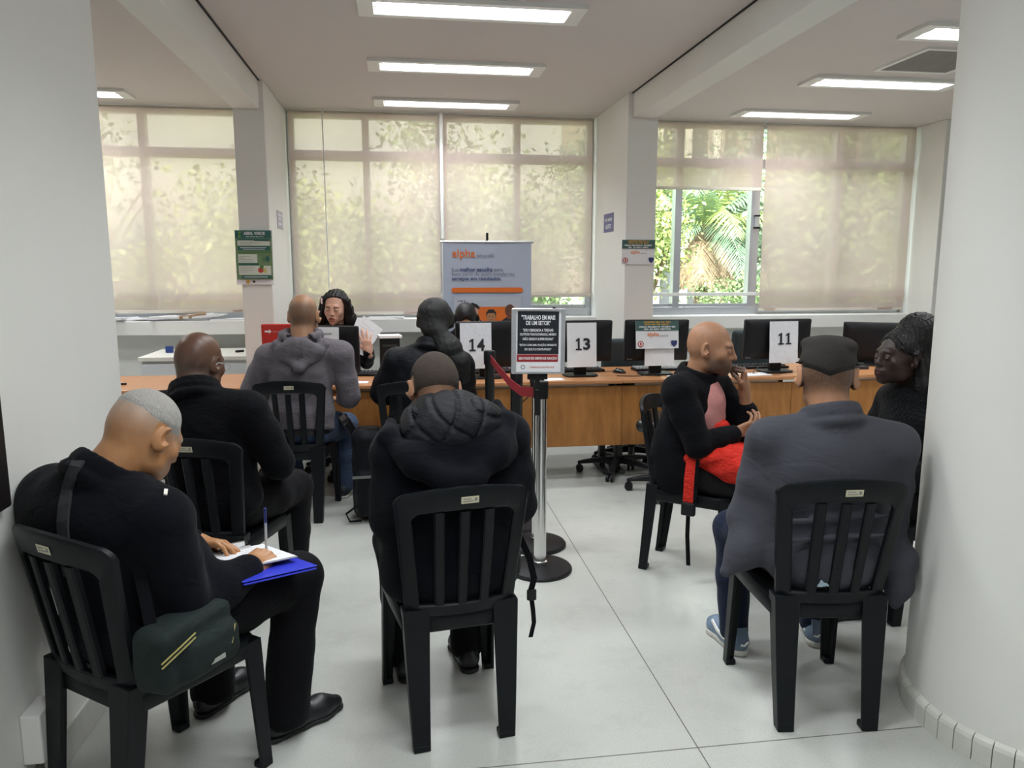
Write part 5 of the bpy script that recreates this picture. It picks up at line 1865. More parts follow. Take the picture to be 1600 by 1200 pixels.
b.v = [(0.03 + x * 0.176, -0.07 + y * 0.128, 0.553 + z) for x, y, z in b.v]
C_.bpart('belt', b, mat('black_leather', (0, 0, 0)))
C_.shoes(mat('dark_navy_shoe', (0.012, 0.018, 0.026), 0.6), SOLEWHITE, (20, -4), 0.275, tilt=(38, 0))
t = tag(empty('shoulder_pouch', (-0.352, 4.80, 0.545)), 'black pouch with a metal snap at the hip of the man in the grey hoodie', 'pouch')
t.rotation_euler = (R(10), R(-32), R(10))
B().box(-0.028, 0.028, -0.05, 0.05, -0.075, 0.075).build('flap', mat('black_leather', (0, 0, 0)), t, bevel=0.008)
B().box(-0.018, 0.012, -0.054, -0.049, 0.045, 0.058).build('snap', M_CHROME, t, bevel=0.002)

# ---- D: clerk with papers, facing the camera
Dp = Person((-0.55, 6.38), 180, 'clerk with long black hair facing the camera and holding up papers',
            dict(head=(-0.005, 0.03, 1.215), turn=(-14, 10, -3), neck=(0.0, -0.03, 1.05), pelvis=(0, -0.06, 0.58), sl=(-0.17, -0.02, 0.965), sr=(0.17, -0.02, 0.965),
                 el=(-0.245, 0.10, 0.77), er=(0.22, 0.14, 0.77), wl=(-0.275, 0.270, 0.875), wr=(0.05, 0.33, 0.78), kl=(-0.1, 0.35, 0.52), kr=(0.1, 0.35, 0.52), al=(-0.1, 0.33, 0.085), ar=(0.1, 0.33, 0.085),
                 hl=dict(f=(0.22, 0.05, 1), n=(0.15, 1, 0.05), curl=(0.12, 0.16, 0.2, 0.26), spread=1.6, thumb=(0.3, 0.1)), hr=dict(f=(-.6, .8, 0))),
            SKIN_D, dict(jaw=0.84, nose=0.75, lips=0.95, open=0.003, lid=0.0016, slim=1), hs=1.10)
ex = lambda F: None


def exD(F):
    for sx in (-1, 1):
        F.chain([Dp.hp((sx * 0.045, -0.02, 0.100)), Dp.hp((sx * 0.082, 0.0, 0.055)), Dp.hp((sx * 0.096, -0.012, -0.01)), Dp.hp((sx * 0.112, -0.015, -0.09)), Dp.hp((sx * 0.122, -0.01, -0.17))], [0.020, 0.026, 0.034, 0.046, 0.034], 0.03)
    F.chain([Dp.hp((0, -0.05, 0.06)), Dp.hp((0, -0.07, -0.05)), Dp.hp((0, -0.075, -0.17))], [0.07, 0.075, 0.07], 0.04)
    F.put(lambda X, Y, Z: 0.0028 * np.sin(260 * Dp.hq(X, Y, Z)[0] + 40 * Dp.hq(X, Y, Z)[2]), Dp.hc - .3, Dp.hc + .3, 0, 'add')


Dp.hair('hair', HAIRBLACK, 0.010, lambda x, y, z: np.maximum(-0.02 - z + 0 * y, y - 0.040 - 0.9 * np.maximum(z - 0.075, -0.02) - 0.15 * x), exD, grow=0.10)
hc_ = Dp.hp((0.080, 0.072, 0.062))
b = B()
for dz, r_ in ((-0.014, 0.007), (0.0, 0.010), (0.014, 0.007)):
    b.tube([hc_ + V3(-0.004, 0, dz - r_), hc_ + V3(0.002, 0.006, dz), hc_ + V3(-0.002, 0, dz + r_)], 0.007, 8)
Dp.bpart('hair_clip', b, mat('pink_clip', (0.72, 0.50, 0.50), 0.35))
Dp.jacket(BLACKNYLON, 1.0, 1.0, collar=0.03, seed=6)
Dp.trousers(BLACKTROUSER)
Dp.shoes(SHOEBLACK, SOLEBLACK)
for i, (dx, dz, rr_, lb) in enumerate(((0, 0, 0, 'white printed sheet held up in the clerk\'s hand, the front one'), (0.03, 0.012, 14, 'white printed sheet held up in the clerk\'s hand, the back one fanned out'))):
    t = tag(empty('paper_sheet', (-0.325 + dx * .4, 6.150 + 0.006 * i, 0.985 + dz)), lb, 'paper')
    t.rotation_euler = Euler((R(78), R(24 + rr_), R(12)))
    B().box(-0.095, 0.095, -0.135, 0.135, -0.0006, 0.0006).build('paper', M_PAPER, t)
    for q in range(7):
        B().box(-0.075, 0.07 - 0.02 * (q % 3), -0.10 + 0.03 * q, -0.096 + 0.03 * q, 0.0006, 0.0009).build('print', mat('faint_print', (0.55, 0.55, 0.60), 0.6), t)

# ---- E: person in black puffer at sign 14
E_ = Person((0.06, 4.66), -3, 'black-haired person in a black puffer jacket seen from behind at desk sign 14',
            dict(head=(0.135, 0.085, 1.205), turn=(-10, 15, 0), neck=(0.105, 0.0, 1.06), pelvis=(0.03, -0.05, 0.56), sl=(-0.105, 0.0, 0.965), sr=(0.285, 0.0, 0.945),
                 el=(-0.205, 0.06, 0.765), er=(0.315, 0.12, 0.74), wl=(-0.05, 0.28, 0.70), wr=(0.20, 0.30, 0.70), kl=(-0.12, 0.34, 0.52), kr=(0.15, 0.34, 0.52), al=(-0.13, 0.33, 0.085), ar=(0.13, 0.33, 0.085),
                 hr=dict(f=(-.7, .7, 0)), hl=dict(f=(.7, .7, 0))),
            SKIN_B, hs=1.05)


def exE(F):
    F.ell(E_.hp((0.0, -0.035, 0.028)), (0.107, 0.112, 0.116), (0, 0, 0), 0.03)
    F.ell(E_.hp((0.0, -0.07, -0.05)), (0.075, 0.065, 0.06), (0, 0, 0), 0.03)
    F.chain([E_.hp((0.03, -0.09, -0.07)), V3(0.215, -0.075, 1.06), V3(0.275, -0.085, 0.97), V3(0.300, -0.065, 0.88)], [0.055, 0.068, 0.062, 0.045], 0.04)
    F.wrinkle(0.0045, 42, 4, (1, 1, 1))


E_.hair('hair', hairmat('curly_black_hair', (0.006, 0.006, 0.0065), 0.6, 130, (1, 1, 1), 1.0, 0.5), 0.012, lambda x, y, z: np.maximum(-0.03 - z, y - 0.055), exE, step=0.007, grow=0.28)
E_.jacket(BLACKNYLON, 1.12, 1.22, collar=0.03, wr=0.009, seed=9, extra=lambda F, T: F.ell((0.05, 0.0, 0.72), (0.19, 0.15, 0.20), (0, 0, 0), 0.05))
E_.trousers(BLACKTROUSER, 1.1)
E_.shoes(SHOEBLACK, SOLEBLACK)

# ---- F: clerk hidden behind monitor 14
Fp = Person((0.505, 6.26), 180, 'clerk of whom only the dark hair shows above sign 14',
            dict(head=(0.0, 0.09, 1.12), turn=(0, 32, 0), neck=(0, 0.0, 1.0), pelvis=(0, -0.05, 0.58), sl=(-0.18, 0.0, 0.92), sr=(0.18, 0.0, 0.92), el=(-0.24, 0.1, 0.74), er=(0.24, 0.1, 0.74),
                 wl=(-0.12, 0.30, 0.80), wr=(0.12, 0.30, 0.80), kl=(-0.1, 0.33, 0.52), kr=(0.1, 0.33, 0.52), al=(-0.1, 0.33, 0.085), ar=(0.1, 0.33, 0.085), hr=dict(f=(-.4, .9, 0)), hl=dict(f=(.4, .9, 0))),
            SKIN_C, hs=1.05)
Fp.hair('hair', HAIRBLACK, 0.008, lambda x, y, z: np.maximum(-0.03 - z + 0.2 * y, y - 0.075))
Fp.jacket(BLACKCOTTON, 1.0, 1.0, seed=11)
Fp.trousers(BLACKTROUSER)
Fp.shoes(SHOEBLACK, SOLEBLACK)

# ---- G: front middle, quilted hood
mG = lambda x, y, z: 0.92 * sm(z - 0.25 * y, -0.085, 0.015) * (1 - sm(y, 0.055, 0.075))
G = Person((0.138, 2.495), 8.5, 'person in a black fleece coat with a quilted hood, seen from behind in front middle',
           dict(head=(-0.018, 0.120, 1.125), turn=(4, 42, 4), neck=(0.0, 0.0, 1.0), pelvis=(0.0, -0.06, 0.56), sl=(-0.175, -0.035, 0.950), sr=(0.190, -0.035, 0.975),
                el=(-0.200, -0.035, 0.72), er=(0.240, -0.03, 0.735), wl=(-0.09, 0.23, 0.66), wr=(0.10, 0.23, 0.66), kl=(-0.14, 0.36, 0.51), kr=(0.14, 0.36, 0.51), al=(-0.12, 0.26, 0.085), ar=(0.12, 0.26, 0.085),
                hr=dict(f=(-.7, .7, .1)), hl=dict(f=(.7, .7, .1))),
           SKIN_G, hair_mask=mG, hs=1.03, near=True)
G.hair('hair', HAIRBUZZ, 0.0030, lambda x, y, z: np.maximum(-0.052 - z + 0.25 * y, y - 0.072), noise=0.0004, taper=0.05)


def exG(F, T):
    F.ell((0.0, -0.10, 0.76), (0.225, 0.105, 0.22), (8, 0, 0), 0.06)
    F.ell((0.0, -0.04, 0.53), (0.235, 0.15, 0.12), (0, 0, 0), 0.05)
    for sx in (-1, 1):
        F.ell((sx * 0.175, -0.03, 0.58), (0.055, 0.10, 0.13), (0, 0, 0), 0.05)


G.jacket(BLACKCLOTH, 1.12, 1.14, collar=0.0, wr=0.005, seed=12, extra=exG, name='coat')
F = Field((-0.32, -0.36, 0.76), (0.34, 0.16, 1.22), 0.008)     # fleece hood draped on the shoulders
F.chain([(-0.185, 0.02, 1.035), (-0.205, -0.07, 1.005), (-0.14, -0.175, 0.945), (-0.05, -0.225, 0.895), (0.03, -0.225, 0.89), (0.12, -0.185, 0.955), (0.185, -0.08, 1.035), (0.18, 0.02, 1.075)], [0.022, 0.030, 0.034, 0.036, 0.036, 0.034, 0.030, 0.022], 0.04)
F.ell((0.02, -0.13, 0.955), (0.19, 0.075, 0.10), (16, 0, 0), 0.05)
F.wrinkle(0.004, 12, 15)
G.part('hood', F, BLACKCLOTH)
F = Field((-0.28, -0.33, 0.82), (0.28, 0.16, 1.22), 0.006)     # quilted lining
F.ell((0.00, -0.075, 1.025), (0.178, 0.125, 0.098), (12, -10, 0), 0.0)
F.ell((-0.02, -0.01, 1.065), (0.125, 0.095, 0.070), (0, -8, 0), 0.05)
F.cone((0.01, 0.10, 1.13), (0.0, 0.03, 1.06), 0.075, 0.08, 0.02, 's')


def quilt(X, Y, Z):
    u = X * 0.80 - (Z - 1.0) * 0.60 + Y * 0.15; v = (Z - 1.0) * 0.85 + X * 0.42 - Y * 0.35
    d1 = np.abs((u / 0.078) - np.round(u / 0.078)) * 0.078
    d2 = np.abs((v / 0.060 + .3) - np.round(v / 0.060 + .3)) * 0.060
    g = np.exp(-(d1 / 0.0042) ** 2) + np.exp(-(d2 / 0.0042) ** 2) * 0.9
    return 0.009 * np.minimum(g, 1.1) - 0.003


F.put(quilt, (-1, -1, 0), (1, 1, 2), 0, 'add')
F.wrinkle(0.0022, 26, 3)
G.part('hood_lining', F, BLACKNYLON)
G.trousers(BLACKTROUSER, 1.05)
G.shoes(SHOEBLACK, SOLEBLACK)
t = tag(empty('bag_strap', (0.138 + 0.268, 2.495 + 0.02, 0.0)), 'black bag strap with a buckle hanging right of the front middle chair', 'strap')
B().strap([(-0.10, -0.02, 0.66), (-0.03, 0.0, 0.64), (0.018, -0.005, 0.53), (0.034, -0.01, 0.455), (0.02, -0.01, 0.40)], 0.024, 0.004, (1, .4, 0)).strap([(0.022, -.012, 0.40), (0.030, -.012, 0.34), (0.034, -.012, 0.29), (0.022, -.012, 0.235)], 0.018, 0.003, (1, .5, 0)).build('strap', BLACKCOTTON, t)
B().box(0.008, 0.042, -0.018, -0.004, 0.375, 0.415).build('buckle', M_BLACK, t, bevel=0.004)

# ---- H: bald bearded man in profile with the red bag
mH = lambda x, y, z: np.maximum(0.92 * sm(-z + 0.0 * y, 0.022, 0.055) * sm(y, -0.02, 0.025) * (1 - 0.85 * np.exp(-((z + 0.066) / 0.011) ** 2) * (np.abs(x) < 0.022)),
                                0.85 * np.exp(-((z + 0.049) / 0.006) ** 2) * (np.abs(x) < 0.034) * sm(y, 0.06, 0.08))
H_P = Person((1.47, 3.588), -126.6, 'bald bearded man in a black jacket, hand at his mouth, holding a red bag',
             dict(head=(0.0, 0.055, 1.148), turn=(4, 7, 0), neck=(0.0, -0.015, 1.0), pelvis=(0.0, -0.06, 0.56), sl=(-0.17, 0.03, 0.945), sr=(0.185, -0.055, 0.945),
                  el=(-0.13, 0.225, 0.715), er=(0.225, 0.065, 0.70), wl=(-0.085, 0.205, 0.950), wr=(0.07, 0.205, 0.745), kl=(-0.10, 0.37, 0.515), kr=(0.12, 0.37, 0.515), al=(-0.1, 0.33, 0.085), ar=(0.1, 0.33, 0.085),
                  sleeve=dict(l=0.50, r=0.93), hl=dict(f=(0.20, -0.02, 1), n=(-0.25, 1, 0.1), curl=(1.0, 0.95, 1.0, 1.05), thumb=(0.75, 0.35)), hr=dict(f=(-0.5, 0.75, 0.42), n=(0.75, 0.15, -0.6), curl=(0.28, 0.34, 0.42, 0.5), spread=1.2, thumb=(0.2, 0.0))),
             SKIN_H, dict(nose=1.1, jaw=1.02), hair_mask=mH, hs=1.09, near=True)


def exH(F, T):
    F.cone((0.005, 0.185, 0.985), (0.0, 0.175, 0.74), 0.040, 0.012, 0.02, 's')
    F.ell((0.0, -0.10, 0.62), (0.215, 0.12, 0.18), (0, 0, 0), 0.06)
    F.ell((0.13, -0.05, 0.52), (0.10, 0.13, 0.12), (0, 0, 0), 0.05)


H_P.jacket(BLACKCOTTON, 1.08, 1.12, collar=0.035, extra=exH, wr=0.006, seed=14, neck_r=0.086)
F = Field((-0.2, -0.15, 0.6), (0.2, 0.25, 1.06), 0.008)
F.ell((0, 0.012, 0.80), (0.150, 0.122, 0.21), (0, 0, 0), 0.03).cone((0, 0.02, 0.9), (0, 0.0, 1.0), 0.10, 0.062, 0.04)
F.wrinkle(0.003, 18, 2)
H_P.part('shirt', F, cloth('pink_shirt', (0.56, 0.25, 0.24), 0.8, 0.4))
H_P.trousers(cloth('charcoal_trouser', (0.014, 0.014, 0.016), 0.8, 0.45), 1.12)
H_P.shoes(SHOEBLACK, SOLEBLACK)

# ---- I: man in the grey blazer, front right
mI = lambda x, y, z: 0.95 * sm(z + 0.12 * y, -0.105, -0.030) * (1 - sm(y, 0.045, 0.07))
I_P = Person((1.415, 2.393), -7, 'man in a grey blazer with short dark hair, seen from behind at front right',
             dict(head=(0.042, 0.040, 1.170), turn=(-20, 14, 0), neck=(0.032, -0.035, 1.035), pelvis=(0.02, -0.06, 0.56), sl=(-0.158, -0.010, 0.948), sr=(0.225, -0.080, 0.938),
                  el=(-0.225, 0.015, 0.665), er=(0.285, 0.010, 0.665), wl=(-0.13, 0.25, 0.65), wr=(0.19, 0.25, 0.65), kl=(-0.16, 0.36, 0.51), kr=(0.20, 0.36, 0.51), al=(-0.145, 0.335, 0.095), ar=(0.215, 0.40, 0.095),
                  hr=dict(f=(-.6, .8, .1)), hl=dict(f=(.6, .8, .1))),
             SKIN_I, dict(neckfat=0.004), hair_mask=mI, hs=1.10, near=True)


def regI(x, y, z):
    low = -0.012 + 0.42 * np.abs(x) - 0.0 * y
    return np.maximum(np.where(y < 0.0, low - z, 0.030 - 0.2 * y - z), y - 0.085)


def exI(F):
    for sx in (-1, 1):
        F.ell(I_P.hp((sx * 0.036, -0.01, 0.098)), (0.046, 0.085, 0.030), (0, 0, 0), 0.02)
        F.chain([I_P.hp((0, -0.098, -0.006)), I_P.hp((sx * 0.038, -0.088, 0.010)), I_P.hp((sx * 0.070, -0.045, 0.024))], [0.0050, 0.0050, 0.003], 0.006)


I_P.hair('hair', hairmat('short_dark_hair', (0.020, 0.017, 0.016), 0.75, 300, (1, 1, 1), 0.7, 0.5), 0.010, regI, exI, taper=0.016)


def exI2(F, T):
    F.cone((-0.205, -0.045, 0.975), (0.275, -0.045, 0.965), 0.030, 0.030, 0.07)
    F.ell((0.02, -0.075, 0.80), (0.205, 0.115, 0.19), (6, 0, 0), 0.07)
    F.ell((0.02, -0.09, 0.56), (0.20, 0.095, 0.14), (0, 0, 0), 0.05)
    for k in range(7):
        z = 0.735 - 0.012 * (k % 2)
    for i, (z, a) in enumerate(((0.725, 0.004), (0.66, 0.004))):
        F.cone((-0.16, -0.200, z), (0.20, -0.200, z + 0.02), 0.010, 0.006, 0.025)
    # loose skirts of the blazer, hanging out past the chair back
    F.chain([(-0.185, -0.02, 0.66), (-0.250, -0.05, 0.57), (-0.318, -0.075, 0.505)], [0.070, 0.055, 0.022], 0.05)
    F.chain([(0.235, -0.02, 0.64), (0.285, -0.07, 0.54), (0.285, -0.085, 0.45), (0.275, -0.09, 0.385)], [0.070, 0.055, 0.042, 0.018], 0.04)
    F.put(lambda X, Y, Z: 0.0035 * np.exp(-((X - 0.028) / 0.004) ** 2) * (Y < -0.08) * (Z < 1.0), (-.1, -.4, .5), (.2, 0, 1.0), 0, 'add')


I_P.jacket(BLAZER, 1.10, 1.10, collar=0.034, extra=exI2, wr=0.0045, seed=21, neck_r=0.083, name='blazer')
F = Field((-0.13, -0.2, 0.92), (0.20, 0.12, 1.12), 0.0055)     # turned-down collar
for k in range(12):
    a0, a1 = math.pi * (1.0 + k / 12), math.pi * (1.0 + (k + 1) / 12)
    for rr_, z, th in ((0.088, 1.058, 0.011), (0.098, 1.030, 0.013), (0.108, 1.004, 0.011)):
        pt = lambda a: (0.032 + rr_ * math.cos(a), -0.028 + rr_ * math.sin(a) * 0.98, z - 0.03 * (1 + math.sin(a)))
        F.cone(pt(a0), pt(a1), th, th, 0.012)
I_P.part('collar', F, BLAZER)
I_P.trousers(JEANSDARK, 1.0)
SNEAK = mat('blue_grey_leather', (0.16, 0.23, 0.32), 0.5, var=0.15, vscale=30)


def deco(s, g, sh):
    for sx in (-1, 1):
        s.bpart('side_mark', B().strap([g(sx * 0.041, -0.045, 0.060), g(sx * 0.045, 0.0, 0.052), g(sx * 0.046, 0.05, 0.060), g(sx * 0.043, 0.10, 0.078)], 0.012, 0.008, (0, 0, 1)), M_WHITE, sh, smooth=False)
    s.bpart('heel_tab', B().strap([g(0, -0.083, 0.055), g(0, -0.070, 0.085), g(0, -0.058, 0.115)], 0.045, 0.012, (1, 0, 0)), mat('slate_leather', (0.10, 0.14, 0.20), 0.5), sh, smooth=False)
    s.bpart('heel_mark', B().strap([g(-0.018, -0.092, 0.060), g(-0.004, -0.094, 0.056), g(0.016, -0.091, 0.068)], 0.007, 0.004, (0, 0, 1)), M_WHITE, sh, smooth=False)
    s.bpart('laces', B().tube([g(-0.025, 0.02, 0.09), g(0.025, 0.035, 0.085)], 0.004, 6).tube([g(-0.025, 0.05, 0.08), g(0.025, 0.06, 0.078)], 0.004, 6), M_WHITE, sh)


I_P.shoes(SNEAK, SOLEWHITE, (12, -12), 0.285, tall=0.045, deco=deco)

# ---- J: woman with long braids, facing left behind the column
J_P = Person((2.32, 3.02), 88, 'woman with long black braids in a fluffy black coat, partly hidden by the round column',
             dict(head=(-0.02, 0.175, 1.158), turn=(6, -2, 0), neck=(0.0, 0.075, 1.015), pelvis=(0.0, -0.05, 0.56), sl=(-0.165, 0.03, 0.92), sr=(0.165, 0.05, 0.92),
                  el=(-0.23, 0.06, 0.67), er=(0.22, 0.12, 0.68), wl=(-0.08, 0.27, 0.64), wr=(0.08, 0.29, 0.64), kl=(-0.11, 0.36, 0.51), kr=(0.11, 0.36, 0.51), al=(-0.1, 0.33, 0.085), ar=(0.1, 0.33, 0.085),
                  hr=dict(f=(-.5, .8, 0)), hl=dict(f=(.5, .8, 0))),
             SKIN_J, dict(lips=1.5, nose=0.85, jaw=0.95, lid=0.0010), hs=1.02)


def exJ(F):
    F.ell(J_P.hp((0.0, -0.085, 0.105)), (0.088, 0.092, 0.090), (0, 0, 0), 0.03)
    F.ell(J_P.hp((0.0, -0.105, 0.02)), (0.082, 0.072, 0.10), (0, 0, 0), 0.03)
    F.chain([J_P.hp((0, -0.115, 0.05)), J_P.hp((-0.02, -0.125, -0.08)), J_P.hp((-0.035, -0.125, -0.22)), J_P.hp((-0.04, -0.12, -0.33))], [0.085, 0.085, 0.075, 0.055], 0.04)
    F.chain([J_P.hp((-0.055, -0.06, -0.02)), J_P.hp((-0.075, -0.075, -0.12)), J_P.hp((-0.09, -0.08, -0.24))], [0.035, 0.040, 0.030], 0.03)

    def groove(X, Y, Z):
        q = J_P.hq(X, Y, Z)
        a = np.arctan2(q[0], -q[1] - 0.02)
        return (0.0035 * np.sin(34 * a + 6 * q[2]) + 0.0016 * np.sin(420 * q[2] + 20 * a)).astype(np.float32)
    F.put(groove, J_P.hc - .5, J_P.hc + .5, 0, 'add')


J_P.hair('hair', HAIRBLACK, 0.006, lambda x, y, z: np.maximum(0.012 - z - 0.55 * y * (y < 0) + 0.45 * np.maximum(y, 0), y - 0.060 - 0.10 * (z - 0.05)), exJ, step=0.006, grow=0.30)
curl = [J_P.hp((-0.052 - 0.012 * math.sin(t_ * 2.2), 0.072 - 0.045 * t_, 0.092 - 0.048 * t_)) for t_ in [k / 10 for k in range(11)]]
J_P.bpart('hair_strand', B().tube(curl, 0.0035, 6), HAIRBLACK)
FLUFF = cloth('black_fluff', (0.006, 0.007, 0.009), 1.0, 1.0, weave=120, fscale=60, sheen=0.2, fdist=0.02, stretch=(1, 1, 1))


def exJ2(F, T):
    F.ell((0.0, 0.085, 0.965), (0.145, 0.125, 0.055), (10, 0, 0), 0.05)
    F.ell((-0.05, 0.14, 0.86), (0.15, 0.09, 0.10), (0, 0, 0), 0.05)


J_P.jacket(FLUFF, 1.1, 1.25, collar=0.03, extra=exJ2, wr=0.006, seed=31, name='coat')
J_P.trousers(BLACKTROUSER)
J_P.shoes(SHOEBLACK, SOLEBLACK)


# ------------------------------------------------------------------ things held or carried
def local_root(P, name, p, label, cat):
    t = tag(empty(name, (P.loc.x + P.W(p)[0], P.loc.y + P.W(p)[1], p[2]), P.rz), label, cat)
    return t


# blue folder with a clipboard and form, on the writer's thigh
t = local_root(A, 'folder', (0.140, 0.300, 0.622), 'blue plastic folder lying on the thigh of the writing man', 'folder')
FR = Euler((R(-2), R(-9), R(-22))).to_matrix().to_4x4()
b = B().box(-0.155, 0.165, -0.115, 0.115, -0.004, -0.001, FR).box(-0.150, 0.165, -0.112, 0.112, -0.013, -0.008, FR).box(-0.157, -0.152, -0.115, 0.115, -0.012, -0.002, FR)
b.build('cover', mat('blue_folder', (0.035, 0.05, 0.62), 0.3), t, bevel=0.002)
t = local_root(A, 'clipboard', (0.085, 0.310, 0.628), 'clipboard with a white form under the writing hand', 'clipboard')
FR2 = Euler((R(-2), R(-9), R(-22))).to_matrix().to_4x4()
B().box(-0.175, 0.125, -0.095, 0.105, 0.0, 0.004, FR2).build('board', mat('grey_board', (0.30, 0.30, 0.30), 0.5), t, bevel=0.002)
B().box(-0.165, 0.120, -0.092, 0.100, 0.0045, 0.0062, FR2).build('form', M_PAPER, t)
b = B()
for q in range(9):
    b.box(-0.14 + 0.03 * q, -0.137 + 0.03 * q, -0.08, 0.085 - 0.03 * (q % 3), 0.0064, 0.0067, FR2)
b.build('print', mat('faint_print', (0, 0, 0)), t)
b = B().box(-0.182, -0.150, -0.045, 0.055, 0.006, 0.014, FR2).box(-0.178, -0.160, -0.03, 0.04, 0.012, 0.030, FR2)
b.build('metal_clip', M_CHROME, t, bevel=0.003)
hp = A.J['wr']
t = local_root(A, 'pen', (0.110, 0.340, 0.672), 'clear ballpoint pen in the hand of the writing man', 'pen')
B().tube([(0.0, 0.012, -0.035), (0.018, -0.002, 0.075)], 0.0042, 8).build('barrel', mat('pen_clear', (0.55, 0.58, 0.6), 0.2), t, True)
B().tube([(0.018, -0.002, 0.075), (0.0265, -0.009, 0.125)], 0.0046, 8).build('cap', mat('pen_blue', (0.02, 0.03, 0.16), 0.3), t, True)
# waist bag at the writer's right hip
t = local_root(A, 'waist_bag', (0.252, -0.072, 0.560), 'dark green-grey waist bag with yellow piping at the hip of the writing man', 'bag')
M_BAG = cloth('green_grey_nylon', (0.014, 0.022, 0.021), 0.6, 0.7, weave=500, sheen=0.05)
F = Field((-.12, -.25, -.16), (.16, .25, .16), 0.008)
F.rbox((0.0, 0.0, 0.0), (0.060, 0.130, 0.085), 0.030, (0, 0, 8), 0.0)
F.rbox((0.05, 0.03, -0.02), (0.035, 0.10, 0.055), 0.030, (0, 0, 8), 0.02)
F.wrinkle(0.004, 16, 6)
V, Q = F.mesh(); npmesh('pouch', V, Q, M_BAG, t)
M_YEL = mat('yellow_piping', (0.36, 0.31, 0.10), 0.6)
for dz in (0.0, -0.012):
    B().tube([(0.076, -0.125, 0.018 + dz), (0.088, -0.08, 0.045 + dz), (0.092, -0.035, 0.066 + dz)], 0.0022, 6).build('piping', M_YEL, t, True)
B().tube([(0.080, 0.085, -0.02), (0.070, 0.108, 0.025)], 0.0022, 6).build('piping', M_YEL, t, True)
o = B().box(0.080, 0.0895, 0.000, 0.055, -0.044, -0.032).build('tag', mat('tag_grey', (0.35, 0.36, 0.33), 0.5), t)
B().strap([(0.0, -0.09, 0.05), (-0.05, -0.07, 0.15), (-0.09, -0.06, 0.24)], 0.03, 0.004, (0, 0.7, 0.7)).build('strap', BLACKCOTTON, t)

# red bag on the lap of the bearded man
t = local_root(H_P, 'red_bag', (0.02, 0.19, 0.66), 'crumpled red drawstring bag with black straps on the lap of the bearded man', 'bag')
M_RED = cloth('red_nylon', (0.72, 0.035, 0.022), 0.45, 1.0, weave=600, fscale=22, sheen=0.0, var=0.1, fdist=0.02)
F = Field((-.30, -.25, -.22), (.34, .28, .26), 0.008)
F.ell((0.07, -0.05, -0.025), (0.175, 0.195, 0.065), (8, -6, 0), 0.04)
F.ell((0.01, -0.075, 0.070), (0.07, 0.055, 0.070), (0, 0, 0), 0.05)
F.ell((0.17, 0.05, -0.05), (0.08, 0.12, 0.075), (0, 30, 0), 0.05)
F.wrinkle(0.009, 20, 9)
V, Q = F.mesh(); npmesh('sack', V, Q, M_RED, t)
st = B().strap([(0.20, -0.13, 0.03), (0.235, -0.145, -0.03), (0.245, -0.15, -0.12), (0.245, -0.152, -0.235)], 0.055, 0.006, (0.1, 1, 0))
st.build('strap', M_RED, t)
st = B().strap([(0.185, -0.11, 0.04), (0.21, -0.10, -0.02)], 0.03, 0.012, (0.1, 1, 0)).strap([(0.243, -0.115, -0.02), (0.250, -0.118, -0.12), (0.250, -0.12, -0.235)], 0.016, 0.009, (0.1, 1, 0)).strap([(0.25, -0.15, -0.29), (0.252, -0.15, -0.40), (0.250, -0.14, -0.55)], 0.020, 0.004, (0.1, 1, 0))
st.build('black_webbing', BLACKCOTTON, t)
B().box(0.230, 0.262, -0.185, -0.118, -0.30, -0.235).build('buckle', M_BLACK, t, bevel=0.008)

# backpack on the floor beside the chair of the person in black
t = tag(empty('backpack', (-0.225, 4.62, 0.0), R(4)), 'black backpack standing on the floor left of the front middle person', 'backpack')
F = Field((-.2, -.2, -.02), (.2, .2, .62), 0.010)
F.rbox((0, 0, 0.29), (0.105, 0.10, 0.285), 0.07, (0, 0, 0), 0.0)
F.rbox((0, -0.09, 0.18), (0.085, 0.05, 0.14), 0.045, (0, 0, 0), 0.02)
F.wrinkle(0.004, 14, 5)
V, Q = F.mesh(); npmesh('bag_body', V, Q, BLACKNYLON, t)
B().box(-0.106, 0.106, -0.145, -0.137, 0.29, 0.305).build('grey_band', mat('grey_band', (0.15, 0.16, 0.15), 0.6), t)
B().tube([(-0.07, -0.10, 0.12), (-0.15, -0.12, 0.07), (-0.13, -0.12, 0.02), (-0.06, -0.10, 0.015)], 0.007, 6).build('strap_loop', BLACKCOTTON, t, True)
# emblem seen between the slats under the blazer
t = local_root(I_P, 'luggage_tag', (-0.035, -0.206, 0.512), 'small pale blue bird-shaped tag at the bottom of the front right chair back', 'tag')
B().prism([(-0.022, -0.008), (-0.008, -0.010), (0.012, -0.006), (0.024, -0.012), (0.014, 0.002), (0.002, 0.006), (-0.008, 0.016), (-0.014, 0.004)], -0.001, 0.001, Matrix(((1, 0, 0, 0), (0, 0, -1, 0), (0, 1, 0, 0), (0, 0, 0, 1)))).build('bird', mat('tag_blue', (0.36, 0.46, 0.55), 0.5), t)

# ------------------------------------------------------------------ outside
GZ = -3.6
struct(box('ground', -60, 90, 7.6, 90, GZ - 0.2, GZ, mat('outside_paving', (0.45, 0.44, 0.40), 0.9, var=0.2, vscale=0.6)))


def leafmat(name, c):
    return mat(name, c, 0.45, var=0.5, vscale=3.0)


LEAF = [leafmat('leaf_yellow_green', (0.34, 0.42, 0.14)), leafmat('leaf_mid_green', (0.22, 0.32, 0.14)), leafmat('leaf_blue_green', (0.24, 0.36, 0.24))]
M_BARK = mat('bark', (0.20, 0.14, 0.09), 0.9, var=0.4, vscale=12, bump=0.6, bscale=20)


